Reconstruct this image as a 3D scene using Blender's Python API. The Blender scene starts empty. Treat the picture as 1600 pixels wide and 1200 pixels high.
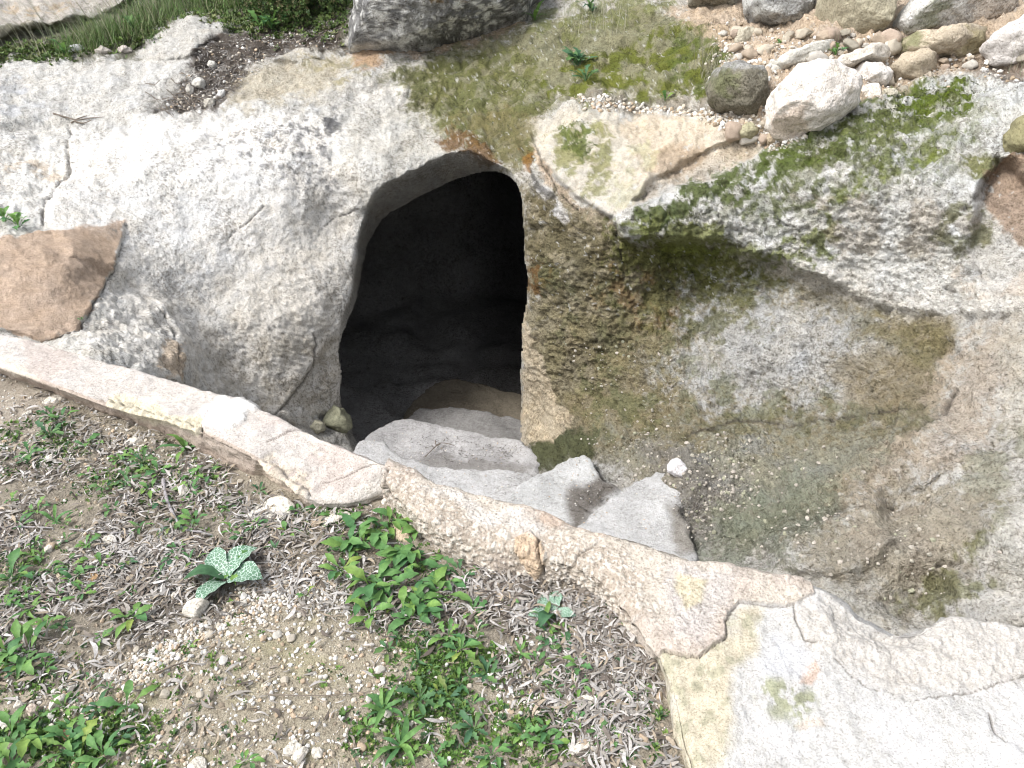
import bpy, bmesh, math, random
import numpy as np
from mathutils import Vector, Matrix, Euler

random.seed(7)
RNG = np.random.default_rng(11)
scene = bpy.context.scene
COL = scene.collection
rad = math.radians

# ------------------------------------------------------------------ camera
F = 1209.0                      # focal length in pixels of the 1600 px wide photograph
PITCH = rad(32.0)
CAM = np.array([0.0, 0.0, 1.55])
cam_d = bpy.data.cameras.new('camera')
cam = bpy.data.objects.new('camera', cam_d)
COL.objects.link(cam)
cam.location = CAM
cam.rotation_euler = (math.pi / 2 - PITCH, 0, 0)
cam_d.sensor_width = 36.0
cam_d.lens = 36.0 * F / 1600.0
cam_d.clip_start = 0.05
cam_d.clip_end = 500
scene.camera = cam

# ------------------------------------------------------------------ light
SUN_EL, SUN_AZ = rad(54), rad(-112)      # azimuth measured from +Y towards +X
world = bpy.data.worlds.new('World')
scene.world = world
world.use_nodes = True
wn = world.node_tree.nodes
wl = world.node_tree.links
bg = wn['Background']
sky = wn.new('ShaderNodeTexSky')
sky.sky_type = 'NISHITA'
sky.sun_disc = False
sky.sun_elevation = SUN_EL
sky.sun_rotation = SUN_AZ
sky.dust_density = 4.0
sky.air_density = 1.0
hs = wn.new('ShaderNodeHueSaturation')
hs.inputs['Saturation'].default_value = 0.32      # thin overcast veil
wl.new(sky.outputs[0], hs.inputs['Color'])
wl.new(hs.outputs[0], bg.inputs[0])
bg.inputs[1].default_value = 0.15
sun_d = bpy.data.lights.new('sun', 'SUN')
sun_d.energy = 1.45
sun_d.angle = rad(17)
sun_d.color = (1.0, 0.975, 0.94)
sun = bpy.data.objects.new('sun', sun_d)
COL.objects.link(sun)
sdir = Vector((math.sin(SUN_AZ) * math.cos(SUN_EL), math.cos(SUN_AZ) * math.cos(SUN_EL), math.sin(SUN_EL)))
sun.rotation_euler = sdir.to_track_quat('Z', 'Y').to_euler()
vs = scene.view_settings
vs.view_transform = 'Standard'
vs.look = 'None'
vs.gamma = 1
vs.use_curve_mapping = False
vs.exposure = 0.92
scene.cycles.filter_width = 1.0
scene.cycles.max_bounces = 8
scene.cycles.diffuse_bounces = 5

# ------------------------------------------------------------------ rays
cp, sp = math.cos(PITCH), math.sin(PITCH)

def ray(px, py):
    u = (np.asarray(px, float) - 800) / F
    v = (600 - np.asarray(py, float)) / F
    return np.stack([u, cp + sp * v, -sp + cp * v], -1)

def at_t(px, py, t):
    return CAM + ray(px, py) * np.asarray(t)[..., None]

def at_y(px, py, Y):
    r = ray(px, py)
    return CAM + r * (np.asarray(Y) / r[..., 1])[..., None]

def at_z(px, py, Z):
    r = ray(px, py)
    return CAM + r * ((np.asarray(Z) - CAM[2]) / r[..., 2])[..., None]

def to_px(P):
    d = P - CAM
    f = d[..., 1] * cp - d[..., 2] * sp
    up = d[..., 1] * sp + d[..., 2] * cp
    f = np.where(np.abs(f) < 1e-6, 1e-6, f)
    return 800 + F * d[..., 0] / f, 600 - F * up / f

# ------------------------------------------------------------------ noise
_G = RNG.normal(size=(4096, 3)).astype(np.float32)
_G /= np.linalg.norm(_G, axis=1)[:, None]
_PT = RNG.random((4096, 3)).astype(np.float32)
_VT = RNG.random(4096).astype(np.float32)

def _hash(i, j, k, seed):
    h = (i * 73856093) ^ (j * 19349663) ^ (k * 83492791) ^ (seed * 2654435)
    h = (h ^ (h >> 13)) * 1274126177
    return ((h ^ (h >> 16)) & 4095)

def perlin(P, scale, seed=0):
    Q = (P * scale).astype(np.float32)
    I = np.floor(Q).astype(np.int64)
    f = Q - I
    w = f * f * f * (f * (f * 6 - 15) + 10)
    out = np.zeros(len(Q), np.float32)
    for dx in (0, 1):
        wx = w[:, 0] if dx else 1 - w[:, 0]
        for dy in (0, 1):
            wy = w[:, 1] if dy else 1 - w[:, 1]
            for dz in (0, 1):
                wz = w[:, 2] if dz else 1 - w[:, 2]
                g = _G[_hash(I[:, 0] + dx, I[:, 1] + dy, I[:, 2] + dz, seed)]
                out += wx * wy * wz * (g[:, 0] * (f[:, 0] - dx) + g[:, 1] * (f[:, 1] - dy) + g[:, 2] * (f[:, 2] - dz))
    return out * 1.5

_R = np.array([[0.36, 0.48, -0.8], [-0.8, 0.6, 0.0], [0.48, 0.64, 0.6]])

def fbm(P, scale, octv=4, seed=0, gain=0.5, ridged=False):
    out = np.zeros(len(P), np.float32)
    a, tot = 1.0, 0.0
    Q = P * scale
    for o in range(octv):
        n = perlin(Q, 1.0, seed + o)
        if ridged:
            n = 1 - 2 * np.abs(n)
        out += a * n
        tot += a
        a *= gain
        Q = (Q @ _R.T) * 2.03
    return out / tot

def worley(P, scale, seed=0):
    """distance to nearest and second nearest feature point, id of nearest"""
    Q = (P * scale).astype(np.float32)
    I = np.floor(Q).astype(np.int64)
    f1 = np.full(len(Q), 9.0, np.float32)
    f2 = np.full(len(Q), 9.0, np.float32)
    idn = np.zeros(len(Q), np.float32)
    for dx in (-1, 0, 1):
        for dy in (-1, 0, 1):
            for dz in (-1, 0, 1):
                h = _hash(I[:, 0] + dx, I[:, 1] + dy, I[:, 2] + dz, seed)
                p = _PT[h]
                d = np.sqrt((I[:, 0] + dx + p[:, 0] - Q[:, 0]) ** 2 + (I[:, 1] + dy + p[:, 1] - Q[:, 1]) ** 2 + (I[:, 2] + dz + p[:, 2] - Q[:, 2]) ** 2)
                near = d < f1
                f2 = np.where(near, f1, np.minimum(f2, d))
                idn = np.where(near, _VT[h], idn)
                f1 = np.where(near, d, f1)
    return f1, f2, idn

def sstep(x, a, b):
    t = np.clip((x - a) / (b - a), 0, 1)
    return t * t * (3 - 2 * t)

def sdf(X, Y, poly):
    """signed distance to polygon, positive inside"""
    poly = np.asarray(poly, float)
    n = len(poly)
    d2 = np.full(X.shape, 1e18)
    inside = np.zeros(X.shape, bool)
    for i in range(n):
        ax, ay = poly[i]
        bx, by = poly[(i + 1) % n]
        ex, ey = bx - ax, by - ay
        wx, wy = X - ax, Y - ay
        t = np.clip((wx * ex + wy * ey) / (ex * ex + ey * ey + 1e-12), 0, 1)
        d2 = np.minimum(d2, (wx - ex * t) ** 2 + (wy - ey * t) ** 2)
        c = ((ay > Y) != (by > Y))
        if ay != by:
            xi = ax + (Y - ay) * (bx - ax) / (by - ay)
            inside ^= c & (X < xi)
    d = np.sqrt(d2)
    return np.where(inside, d, -d)

def chaikin(poly, n=2):
    p = np.asarray(poly, float)
    for _ in range(n):
        q = np.roll(p, -1, 0)
        p = np.stack([p * 0.75 + q * 0.25, p * 0.25 + q * 0.75], 1).reshape(-1, 2)
    return p

def dline(X, Y, pts):
    d2 = np.full(X.shape, 1e18)
    for (ax, ay), (bx, by) in zip(pts[:-1], pts[1:]):
        ex, ey = bx - ax, by - ay
        wx, wy = X - ax, Y - ay
        t = np.clip((wx * ex + wy * ey) / (ex * ex + ey * ey + 1e-12), 0, 1)
        d2 = np.minimum(d2, (wx - ex * t) ** 2 + (wy - ey * t) ** 2)
    return np.sqrt(d2)

def tps_fit(x, y, v, lam=1e-4):
    x, y = x / 400.0, y / 400.0
    n = len(x)
    r2 = (x[:, None] - x) ** 2 + (y[:, None] - y) ** 2
    K = 0.5 * r2 * np.log(r2 + 1e-12) + lam * np.eye(n)
    Pm = np.stack([np.ones(n), x, y], 1)
    A = np.block([[K, Pm], [Pm.T, np.zeros((3, 3))]])
    s = np.linalg.solve(A, np.concatenate([v, np.zeros(3)]))
    return x, y, s

def tps_eval(fit, X, Y):
    x, y, s = fit
    X, Y = X / 400.0, Y / 400.0
    out = s[-3] + s[-2] * X + s[-1] * Y
    for i in range(len(x)):
        r2 = (X - x[i]) ** 2 + (Y - y[i]) ** 2
        out = out + s[i] * 0.5 * r2 * np.log(r2 + 1e-12)
    return out

# ------------------------------------------------------------------ objects
def tag(o, label=None, cat=None, group=None, kind=None):
    if label: o['label'] = label
    if cat: o['category'] = cat
    if group: o['group'] = group
    if kind: o['kind'] = kind
    return o

def mesh_np(name, V, faces, mats, tint=None, attrs=None, smooth=True):
    """faces: (n,4) or (n,3) int array"""
    V = np.asarray(V, np.float32)
    faces = np.asarray(faces, np.int32)
    k = faces.shape[1]
    me = bpy.data.meshes.new(name)
    me.vertices.add(len(V))
    me.vertices.foreach_set('co', V.ravel())
    me.loops.add(faces.size)
    me.loops.foreach_set('vertex_index', faces.ravel())
    me.polygons.add(len(faces))
    me.polygons.foreach_set('loop_start', np.arange(0, faces.size, k, dtype=np.int32))
    me.polygons.foreach_set('loop_total', np.full(len(faces), k, np.int32))
    me.update(calc_edges=True)
    me.polygons.foreach_set('use_smooth', np.full(len(faces), smooth, bool))
    if tint is not None:
        a = me.attributes.new('tint', 'FLOAT_COLOR', 'POINT')
        c = np.ones((len(V), 4), np.float32)
        c[:, :3] = tint
        a.data.foreach_set('color', c.ravel())
    for nme, arr in (attrs or {}).items():
        a = me.attributes.new(nme, 'FLOAT', 'POINT')
        a.data.foreach_set('value', np.asarray(arr, np.float32))
    for m in (mats if isinstance(mats, (list, tuple)) else [mats]):
        me.materials.append(m)
    me.validate()
    return me

def link(name, me, parent=None, loc=None):
    o = bpy.data.objects.new(name, me)
    COL.objects.link(o)
    if parent is not None: o.parent = parent
    if loc is not None: o.location = loc
    return o

def empty(name, loc, rz=0):
    o = bpy.data.objects.new(name, None)
    o.empty_display_size = 0.05
    COL.objects.link(o)
    o.location = loc
    o.rotation_euler = (0, 0, rz)
    return o

def submesh(V, faces, sel, extra):
    f = faces[sel]
    used = np.unique(f)
    remap = np.zeros(len(V), np.int32)
    remap[used] = np.arange(len(used))
    return V[used], remap[f], [e[used] for e in extra]

# ------------------------------------------------------------------ materials
def new_mat(name):
    m = bpy.data.materials.new(name)
    m.use_nodes = True
    nt = m.node_tree
    b = nt.nodes['Principled BSDF']
    b.inputs['Specular IOR Level'].default_value = 0.25
    return m, nt, nt.nodes, nt.links, b

def noise_node(nt, scale, detail=4, rough=0.6, coord=None, dist=0.0):
    n = nt.nodes.new('ShaderNodeTexNoise')
    n.inputs['Scale'].default_value = scale
    n.inputs['Detail'].default_value = detail
    n.inputs['Roughness'].default_value = rough
    n.inputs['Distortion'].default_value = dist
    if coord is not None: nt.links.new(coord, n.inputs['Vector'])
    return n

def rampn(nt, src, stops):
    r = nt.nodes.new('ShaderNodeValToRGB')
    r.color_ramp.elements[0].position = stops[0][0]
    r.color_ramp.elements[0].color = (*stops[0][1], 1)
    r.color_ramp.elements[1].position = stops[-1][0]
    r.color_ramp.elements[1].color = (*stops[-1][1], 1)
    for p, c in stops[1:-1]:
        e = r.color_ramp.elements.new(p)
        e.color = (*c, 1)
    nt.links.new(src, r.inputs[0])
    return r

def mul(nt, a, b, fac=1.0, mode='MULTIPLY'):
    m = nt.nodes.new('ShaderNodeMix')
    m.data_type = 'RGBA'
    m.blend_type = mode
    m.inputs[0].default_value = fac
    nt.links.new(a, m.inputs[6])
    if hasattr(b, 'default_value') or hasattr(b, 'links'):
        nt.links.new(b, m.inputs[7])
    else:
        m.inputs[7].default_value = (*b, 1)
    return m

def rock_mat(name, bump=0.5, fine=170, pit=True, speck=0.5, rough=0.92, lo=0.72, hi=1.22, tint=None):
    """stone: colour from the 'tint' attribute broken up by grain, dark lichen specks and pits"""
    m, nt, nodes, links, b = new_mat(name)
    tc = nodes.new('ShaderNodeTexCoord')
    co = tc.outputs['Object']
    if tint is None:
        at = nodes.new('ShaderNodeAttribute')
        at.attribute_name = 'tint'
        base = at.outputs['Color']
    else:
        rgb = nodes.new('ShaderNodeRGB')
        rgb.outputs[0].default_value = (*tint, 1)
        base = rgb.outputs[0]
    n1 = noise_node(nt, fine * 0.22, 8, 0.72, co)
    r1 = rampn(nt, n1.outputs[0], [(0.28, (lo * 0.8, lo * 0.78, lo * 0.74)), (0.42, (0.92, 0.915, 0.90)), (0.52, (1, 1, 1)), (0.72, (hi, hi, hi))])
    c1 = mul(nt, base, r1.outputs[0])
    n2 = noise_node(nt, fine, 3, 0.75, co)
    r2 = rampn(nt, n2.outputs[0], [(0.30, (0.55, 0.53, 0.49)), (0.47, (1, 1, 1)), (0.72, (1.2, 1.2, 1.2))])
    c2 = mul(nt, c1.outputs[2], r2.outputs[0])
    # dark lichen specks, clustered by a broad mask
    n3 = noise_node(nt, fine * 0.42, 6, 0.75, co)
    n4 = noise_node(nt, fine * 0.03, 4, 0.6, co)
    sa = nodes.new('ShaderNodeMath')
    sa.operation = 'MULTIPLY_ADD'
    links.new(n4.outputs[0], sa.inputs[0])
    sa.inputs[1].default_value = 0.45
    links.new(n3.outputs[0], sa.inputs[2])
    r3 = rampn(nt, sa.outputs[0], [(0.76, (1, 1, 1)), (0.84, (0.42, 0.40, 0.37))])
    c3 = mul(nt, c2.outputs[2], r3.outputs[0], speck)
    # small open pits, crisp edged
    n5 = noise_node(nt, fine * 0.55, 2, 0.5, co, 0.6)
    r5 = rampn(nt, n5.outputs[0], [(0.29, (0.48, 0.45, 0.41)), (0.36, (1, 1, 1))])
    c3 = mul(nt, c3.outputs[2], r5.outputs[0], min(1.0, 0.3 + speck * 0.7))
    links.new(c3.outputs[2], b.inputs['Base Color'])
    b.inputs['Roughness'].default_value = rough
    # relief
    bp = nodes.new('ShaderNodeBump')
    bp.inputs['Strength'].default_value = bump
    bp.inputs['Distance'].default_value = 0.016
    vo = nodes.new('ShaderNodeTexVoronoi')
    vo.inputs['Scale'].default_value = fine * 0.7
    vo.inputs['Randomness'].default_value = 1
    links.new(co, vo.inputs['Vector'])
    ad = nodes.new('ShaderNodeMath')
    ad.operation = 'MULTIPLY_ADD'
    links.new(vo.outputs['Distance'], ad.inputs[0])
    ad.inputs[1].default_value = 0.5 if pit else 0.1
    links.new(n2.outputs[0], ad.inputs[2])
    ad2 = nodes.new('ShaderNodeMath')
    ad2.operation = 'ADD'
    links.new(ad.outputs[0], ad2.inputs[0])
    links.new(n1.outputs[0], ad2.inputs[1])
    ad3 = nodes.new('ShaderNodeMath')
    ad3.operation = 'MULTIPLY_ADD'
    links.new(r5.outputs[0], ad3.inputs[0])
    ad3.inputs[1].default_value = 0.35
    links.new(ad2.outputs[0], ad3.inputs[2])
    links.new(ad3.outputs[0], bp.inputs['Height'])
    links.new(bp.outputs[0], b.inputs['Normal'])
    return m

M = {}
M['smooth_rock'] = rock_mat('smooth_limestone', 0.5, 140, True, 0.75, lo=0.8, hi=1.15)
M['rough_rock'] = rock_mat('rough_limestone', 0.8, 130, True, 0.7, lo=0.66, hi=1.28)
M['hill'] = rock_mat('weathered_hillside', 0.8, 120, True, 0.6, lo=0.66, hi=1.28)
M['wall_rock'] = rock_mat('damp_cave_wall', 1.0, 110, True, 0.7, lo=0.6, hi=1.32)
M['mortar'] = rock_mat('mortar', 0.6, 190, True, 0.2)
M['kerb'] = rock_mat('worn_kerb_render', 0.35, 200, True, 0.15, lo=0.85, hi=1.1)
M['kerb_rough'] = rock_mat('pebbly_render', 0.6, 150, True, 0.35, lo=0.75, hi=1.2)
M['plaster'] = rock_mat('cracked_white_plaster', 0.34, 230, True, 0.1, lo=0.9, hi=1.08)
M['step'] = rock_mat('worn_step', 0.5, 210, True, 0.5, lo=0.85, hi=1.12)
M['soil'] = rock_mat('soil', 0.8, 190, False, 0.25)
M['stone'] = rock_mat('loose_stone', 0.5, 110, True, 0.3, lo=0.8, hi=1.15)
M['lichen_rock'] = rock_mat('lichened_boulder', 0.8, 90, True, 0.75, lo=0.6, hi=1.25)

# ------------------------------------------------------------------ painting helper
def paint(tint, X, Y, P, layers):
    """layers: (polygon, softness px, colour, strength, breakup scale or 0, threshold)"""
    cache = {}
    for L in layers:
        poly, soft, colr, k, bs, th = L[:6]
        pa = np.asarray(poly, float)
        x0, y0 = pa.min(0) - soft - 30
        x1, y1 = pa.max(0) + soft + 30
        sel = np.nonzero((X > x0) & (X < x1) & (Y > y0) & (Y < y1))[0]
        if not len(sel): continue
        if 'warp' not in cache:
            cache['warp'] = (fbm(P, 9, 4, 41), fbm(P, 9, 4, 57), fbm(P, 34, 4, 63, 0.65))
        wx, wy, wg = cache['warp']
        wa = min(60, 8 + soft * 0.8)
        s = sdf(X[sel] + wx[sel] * wa, Y[sel] + wy[sel] * wa, poly)
        m = sstep(s + wg[sel] * soft * 1.3, -soft * 0.5, soft * 0.5)
        if bs:
            key = (bs,)
            if key not in cache:
                cache[key] = fbm(P, bs, 5, int(bs) + 5, 0.62)
            m = m * sstep(cache[key][sel] + (m - 1) * 0.25, th - 0.09, th + 0.10)
        m = (m * k)[:, None]
        tint[sel] = tint[sel] * (1 - m) + np.asarray(colr) * m
    return tint

def grid_faces(nr, nc):
    i = np.arange(nr - 1)[:, None] * nc + np.arange(nc - 1)[None, :]
    return np.stack([i, i + nc, i + nc + 1, i + 1], -1).reshape(-1, 4)

def grid_normals(V, nr, nc):
    G = V.reshape(nr, nc, 3)
    du = np.gradient(G, axis=1)
    dv = np.gradient(G, axis=0)
    n = np.cross(dv, du)
    n /= np.linalg.norm(n, axis=-1, keepdims=True) + 1e-12
    return n.reshape(-1, 3)
# ================================================================== THE ROCK HILLSIDE (one relief, cut into its masses)
CT = np.array([
 # far top left
 (0,20,7.4),(150,10,7.8),(300,10,7.9),(450,20,7.2),(530,60,6.3),(0,-60,8.6),(300,-60,9.0),(600,-60,7.6),(900,-60,7.4),(1300,-60,6.2),(1600,-60,5.8),
 (-60,70,6.5),(60,70,6.7),(250,60,6.6),(0,130,5.6),(150,110,5.8),(300,60,6.2),(400,60,6.3),
 (-60,220,4.5),(0,220,4.6),(120,200,4.9),(250,172,5.0),(340,110,5.7),(420,90,5.9),(330,150,5.25),
 (0,320,3.9),(60,300,4.1),(150,250,4.45),(250,200,4.7),(350,190,4.8),(450,170,4.92),(550,130,5.15),
 # left mass, face
 (200,300,4.2),(300,300,4.3),(400,300,4.36),(480,300,4.42),(540,330,4.45),
 (150,400,3.65),(200,400,3.8),(300,400,4.0),(400,400,4.12),(480,420,4.18),(545,440,4.25),
 (200,500,3.25),(300,500,3.7),(400,500,3.88),(500,500,4.0),(240,560,2.85),(280,590,2.95),(320,585,3.4),(400,590,3.68),(480,600,3.82),(525,600,3.92),
 (0,400,3.4),(0,500,2.95),(100,500,3.0),(100,400,3.48),(-200,400,3.4),(-200,500,2.9),
 (450,650,3.6),(540,660,3.85),(0,560,2.68),(150,560,2.66),(-200,560,2.6),(150,640,2.6),(0,640,2.6),(300,680,3.0),(500,760,3.2),(700,850,3.0),(900,900,2.6),(1100,960,1.95),
 # arch
 (600,200,4.8),(700,200,4.8),(600,130,5.2),(700,130,5.35),(650,80,5.8),(800,100,5.4),(800,200,4.62),(720,238,4.5),(590,280,4.42),(830,260,4.25),
 (900,200,4.4),(900,120,4.9),(950,60,5.3),(950,0,6.0),(1050,60,5.0),(1100,30,5.15),(600,60,6.0),(800,0,6.3),
 # right jamb and wall
 (840,350,4.05),(840,450,3.97),(830,550,3.95),(830,650,3.9),(830,700,3.72),
 (900,300,4.0),(950,350,3.8),(950,450,3.72),(920,550,3.66),(920,640,3.5),(930,700,3.18),
 (1000,250,4.05),(1000,340,3.72),(1050,450,3.7),(1050,550,3.47),(1050,650,3.15),(1000,700,3.12),(1050,740,2.74),
 (1000,180,4.45),(1100,220,4.1),(1200,230,3.88),
 (1120,400,3.62),(1200,450,3.5),(1200,550,3.25),(1200,640,3.08),(1200,680,2.98),(1200,750,2.62),(1150,800,2.45),(1100,840,2.32),
 (1350,470,3.2),(1350,550,2.98),(1350,640,2.78),(1350,700,2.55),(1300,780,2.3),(1250,850,2.1),
 (1500,480,2.92),(1500,550,2.72),(1480,640,2.5),(1450,720,2.28),(1400,800,2.1),(1400,880,1.85),
 (1600,450,2.8),(1600,550,2.5),(1600,650,2.3),(1600,750,2.0),(1550,820,1.86),(1600,900,1.7),(1500,920,1.72),(1430,935,1.74),(1350,900,1.85),
 (1500,1050,1.4),(1700,1050,1.4),(1700,900,1.6),
 # shelf behind the mossy rock
 (1100,300,3.78),(1250,320,3.55),(1400,350,3.3),(1550,350,3.1),(1400,220,3.6),(1550,200,3.5),
 (1250,150,4.0),(1150,150,4.2),(1400,120,4.1),(1550,110,3.95),(1700,100,3.8),(1200,60,4.7),(1400,30,4.5),(1600,20,4.35),(1300,0,4.9),
 # beneath the steps
 (1000,800,2.72),(900,770,3.05),(720,750,3.6),(700,700,3.95),(740,640,4.4),(690,500,4.5),(690,400,4.5),
], float)
CT[:, 2] = np.where(CT[:, 2] > 5, 5 + (CT[:, 2] - 5) * 0.62, CT[:, 2])
_t = CT[:, 2] / ray(CT[:, 0], CT[:, 1])[:, 1]
FIT = tps_fit(CT[:, 0], CT[:, 1], _t, 3e-4)

HOLE = [(560,700),(545,660),(537,640),(532,620),(534,589),(529,555),(530,532),(544,501),(561,454),(569,400),(583,364),(601,337),(635,317),(689,290),(729,273),(770,267),(794,273),(809,287),
        (815,304),(819,354),(822,400),(827,434),(821,484),(816,552),(814,586),(815,636),(814,694),(810,745),(700,760),(600,740)]
OUTER = [(552,740),(536,660),(531,620),(532,589),(527,556),(527,530),(532,500),(548,461),(557,400),(559,371),(567,337),(591,290),(635,270),(669,251),(709,238),(743,240),(775,256),(800,268),(813,285),
         (818,304),(822,354),(825,400),(830,434),(824,484),(819,552),(817,586),(818,636),(817,694),(815,745),(700,790)]
SLAB = [(-400,400),(0,378),(35,368),(70,358),(130,350),(192,348),(195,362),(188,385),(172,430),(150,468),(136,492),(122,512),(95,522),(62,527),(0,521),(-400,500)]
# overhanging mossy mass on the right
MOSSY = [(968,352),(985,330),(1030,305),(1090,290),(1150,262),(1195,240),(1225,222),(1250,210),(1285,180),(1330,170),(1400,140),(1440,125),(1480,122),(1530,118),(1620,128),(1900,140),(1900,360),
         (1640,330),(1590,262),(1560,246),(1535,300),(1520,350),(1512,400),(1540,450),(1640,478),(1640,500),(1500,492),(1400,486),(1330,460),(1260,425),(1190,398),(1130,380),(1050,376),(990,372)]
BLOCK = [(830,205),(850,190),(900,175),(960,178),(1040,185),(1100,180),(1170,205),(1130,230),(1060,255),(1010,290),(985,325),(965,345),(940,330),(905,310),(880,290),(850,255),(832,225)]

HOLE = chaikin(HOLE, 1); OUTER = chaikin(OUTER, 2)
xs = np.concatenate([np.linspace(-900, -60, 60, endpoint=False), np.arange(-60, 1662, 2.0), np.linspace(1670, 2500, 60)])
ys = np.concatenate([np.linspace(-120, -14, 14, endpoint=False), np.arange(-14, 1012, 2.0), np.linspace(1016, 1080, 10)])
nc, nr = len(xs), len(ys)
GX, GY = np.meshgrid(xs, ys)
# fit evaluated on a coarse lattice and interpolated (smooth enough)
cxs = np.linspace(xs[0], xs[-1], 260); cys = np.linspace(ys[0], ys[-1], 110)
CXg, CYg = np.meshgrid(cxs, cys)
# stay inside the fitted region sideways, so the hill simply goes on
Tc = tps_eval(FIT, np.clip(CXg, -150, 1700), CYg)
fx = (GX - cxs[0]) / (cxs[1] - cxs[0]); fy = (GY - cys[0]) / (cys[1] - cys[0])
ix = np.clip(fx.astype(int), 1, len(cxs) - 3); iy = np.clip(fy.astype(int), 1, len(cys) - 3)
def cub(a, b, c, d, t):
    return b + 0.5 * t * (c - a + t * (2 * a - 5 * b + 4 * c - d + t * (3 * (b - c) + d - a)))
ux, uy = np.clip(fx - ix, -1, 2), np.clip(fy - iy, -1, 2)
rowsv = []
for k in (-1, 0, 1, 2):
    r_ = [Tc[iy + k, ix + j] for j in (-1, 0, 1, 2)]
    rowsv.append(cub(*r_, ux))
T = np.clip(cub(*rowsv, uy), 1.1, 12.0)
X, Y = GX.ravel(), GY.ravel()
P0 = at_t(X, Y, T.ravel())
N0 = grid_normals(P0, nr, nc)

w1, w2 = fbm(P0, 7, 4, 3), fbm(P0, 7, 4, 9)
w3 = perlin(P0, 30, 33)
XW, YW = X + w1 * 16 + w3 * 2.5, Y + w2 * 16

disp = np.zeros(len(X), np.float32)
def shelf(poly, w, h, warp=1.0):
    s = sdf(X + w1 * 16 * warp, Y + w2 * 16 * warp, poly)
    return h * sstep(s, -w * 0.5, w * 0.5), s

# masses standing proud of the bed behind them
dsh = np.zeros(len(X))
d_, s_mossy = shelf(MOSSY, 22, 0.14)
d_ = d_ * (1 - 0.75 * sstep(X, 1180, 1420) * sstep(Y, 330, 420))
dsh += d_ * (1 + 0.2 * w1)
dsh -= 0.012 * np.exp(-((s_mossy + 9) / 7) ** 2)
d_, s_slab = shelf(SLAB, 6, 0.035, 0.3)
dsh += d_
d_, s_block = shelf(BLOCK, 10, 0.06, 0.6)
dsh += d_
# strata / sub-masses of the left outcrop
LEFTM = [(108,400),(75,330),(100,270),(120,230),(170,215),(210,205),(250,180),(350,188),(440,182),(500,176),(540,200),(560,150),(640,120),(600,260),(560,330),(560,480),(540,640),(470,660),(330,640),(285,590),(270,520),(245,470),(200,430)]
d_, s_left = shelf(LEFTM, 22, 0.07, 0.8); dsh += d_ * (1 - 0.85 * sstep(X, 440, 520) * sstep(Y, 420, 340))
WHITE_L = [(-60,205),(0,190),(100,178),(230,172),(280,120),(330,92),(200,100),(100,130),(0,140),(-60,150)]
d_, _ = shelf(WHITE_L, 30, 0.05); dsh += d_
ROCK_TL = [(225,70),(262,36),(300,24),(360,26),(385,40),(330,60),(300,90),(225,92)]
d_, _ = shelf(ROCK_TL, 12, 0.10, 0.6); dsh += d_
FAR_TL = [(-80,-60),(230,-60),(205,0),(170,18),(110,30),(60,42),(0,60),(-80,80)]
d_, _ = shelf(FAR_TL, 14, 0.22, 0.7); dsh += d_
KNOB = [(415,82),(440,64),(470,60),(500,72),(505,88),(470,98),(430,96)]
d_, _ = shelf(KNOB, 10, 0.07, 0.5); dsh += d_
# recess of the right wall under the overhang and the ledge lines below it
RECESS = [(985,372),(1100,382),(1220,420),(1330,470),(1420,510),(1500,560),(1500,620),(1380,655),(1220,660),(1120,655),(1070,600),(1090,500),(1000,430)]
d_, _ = shelf(RECESS, 60, -0.05, 1.0); dsh += d_
LEDGE = [(1060,690),(1130,662),(1240,668),(1340,672),(1420,660),(1480,640),(1500,700),(1440,760),(1330,790),(1240,800),(1150,780),(1080,760)]
d_, _ = shelf(LEDGE, 40, 0.065, 1.0); dsh += d_
TANP = [(1490,580),(1530,610),(1560,560),(1600,520),(1650,520),(1650,700),(1560,720),(1480,740),(1420,770),(1350,790),(1300,800),(1340,740),(1420,700),(1460,640)]
d_, _ = shelf(TANP, 40, 0.04, 1.0); dsh += d_
# worn step shapes low on the right
WORN1 = [(1190,850),(1260,800),(1330,775),(1370,765),(1385,800),(1400,850),(1340,900),(1240,900)]
d_, _ = shelf(WORN1, 24, 0.075, 0.8); dsh += d_
WORN2 = [(1480,900),(1530,860),(1560,800),(1610,755),(1700,740),(1700,980),(1490,980)]
d_, _ = shelf(WORN2, 40, 0.07, 0.9); dsh += d_
HOLLOW = [(1390,900),(1430,885),(1475,890),(1480,930),(1430,955),(1390,940)]
d_, _ = shelf(HOLLOW, 44, -0.06, 0.8); dsh += d_
DENT = [(1440,640),(1490,610),(1530,620),(1520,660),(1470,690)]
d_, _ = shelf(DENT, 30, -0.04, 0.8); dsh += d_
# right edge of the left outcrop's foot
FOOT = [(440,640),(500,560),(530,520),(545,560),(545,650),(470,660)]
d_, _ = shelf(FOOT, 14, -0.05, 0.8); dsh += d_

# reveal of the doorway: the face turns inwards over its last pixels
s_out = sdf(X + w1 * 3, Y + w2 * 3, OUTER)
s_hole = sdf(X + w1 * 3 + w3 * 0.8, Y + w2 * 3, HOLE)
band = np.clip(-s_hole, 0, None) + np.clip(s_out, 0, None) + 1e-6
rev = np.where(s_out > 0, np.clip(s_out, 0, None) / np.maximum(band, 14), 0)
rev = np.clip(np.where(s_hole > 0, np.minimum(band, 14) / 14, rev), 0, 1)
lx = sstep(X, 815, 770)
tin = rev * (0.5 * lx * sstep(Y, 520, 430) + 0.04)

def zone(poly, soft, warp=1.0):
    return sstep(sdf(X + w1 * 20 * warp, Y + w2 * 20 * warp, poly), -soft * 0.5, soft * 0.5)

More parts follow.
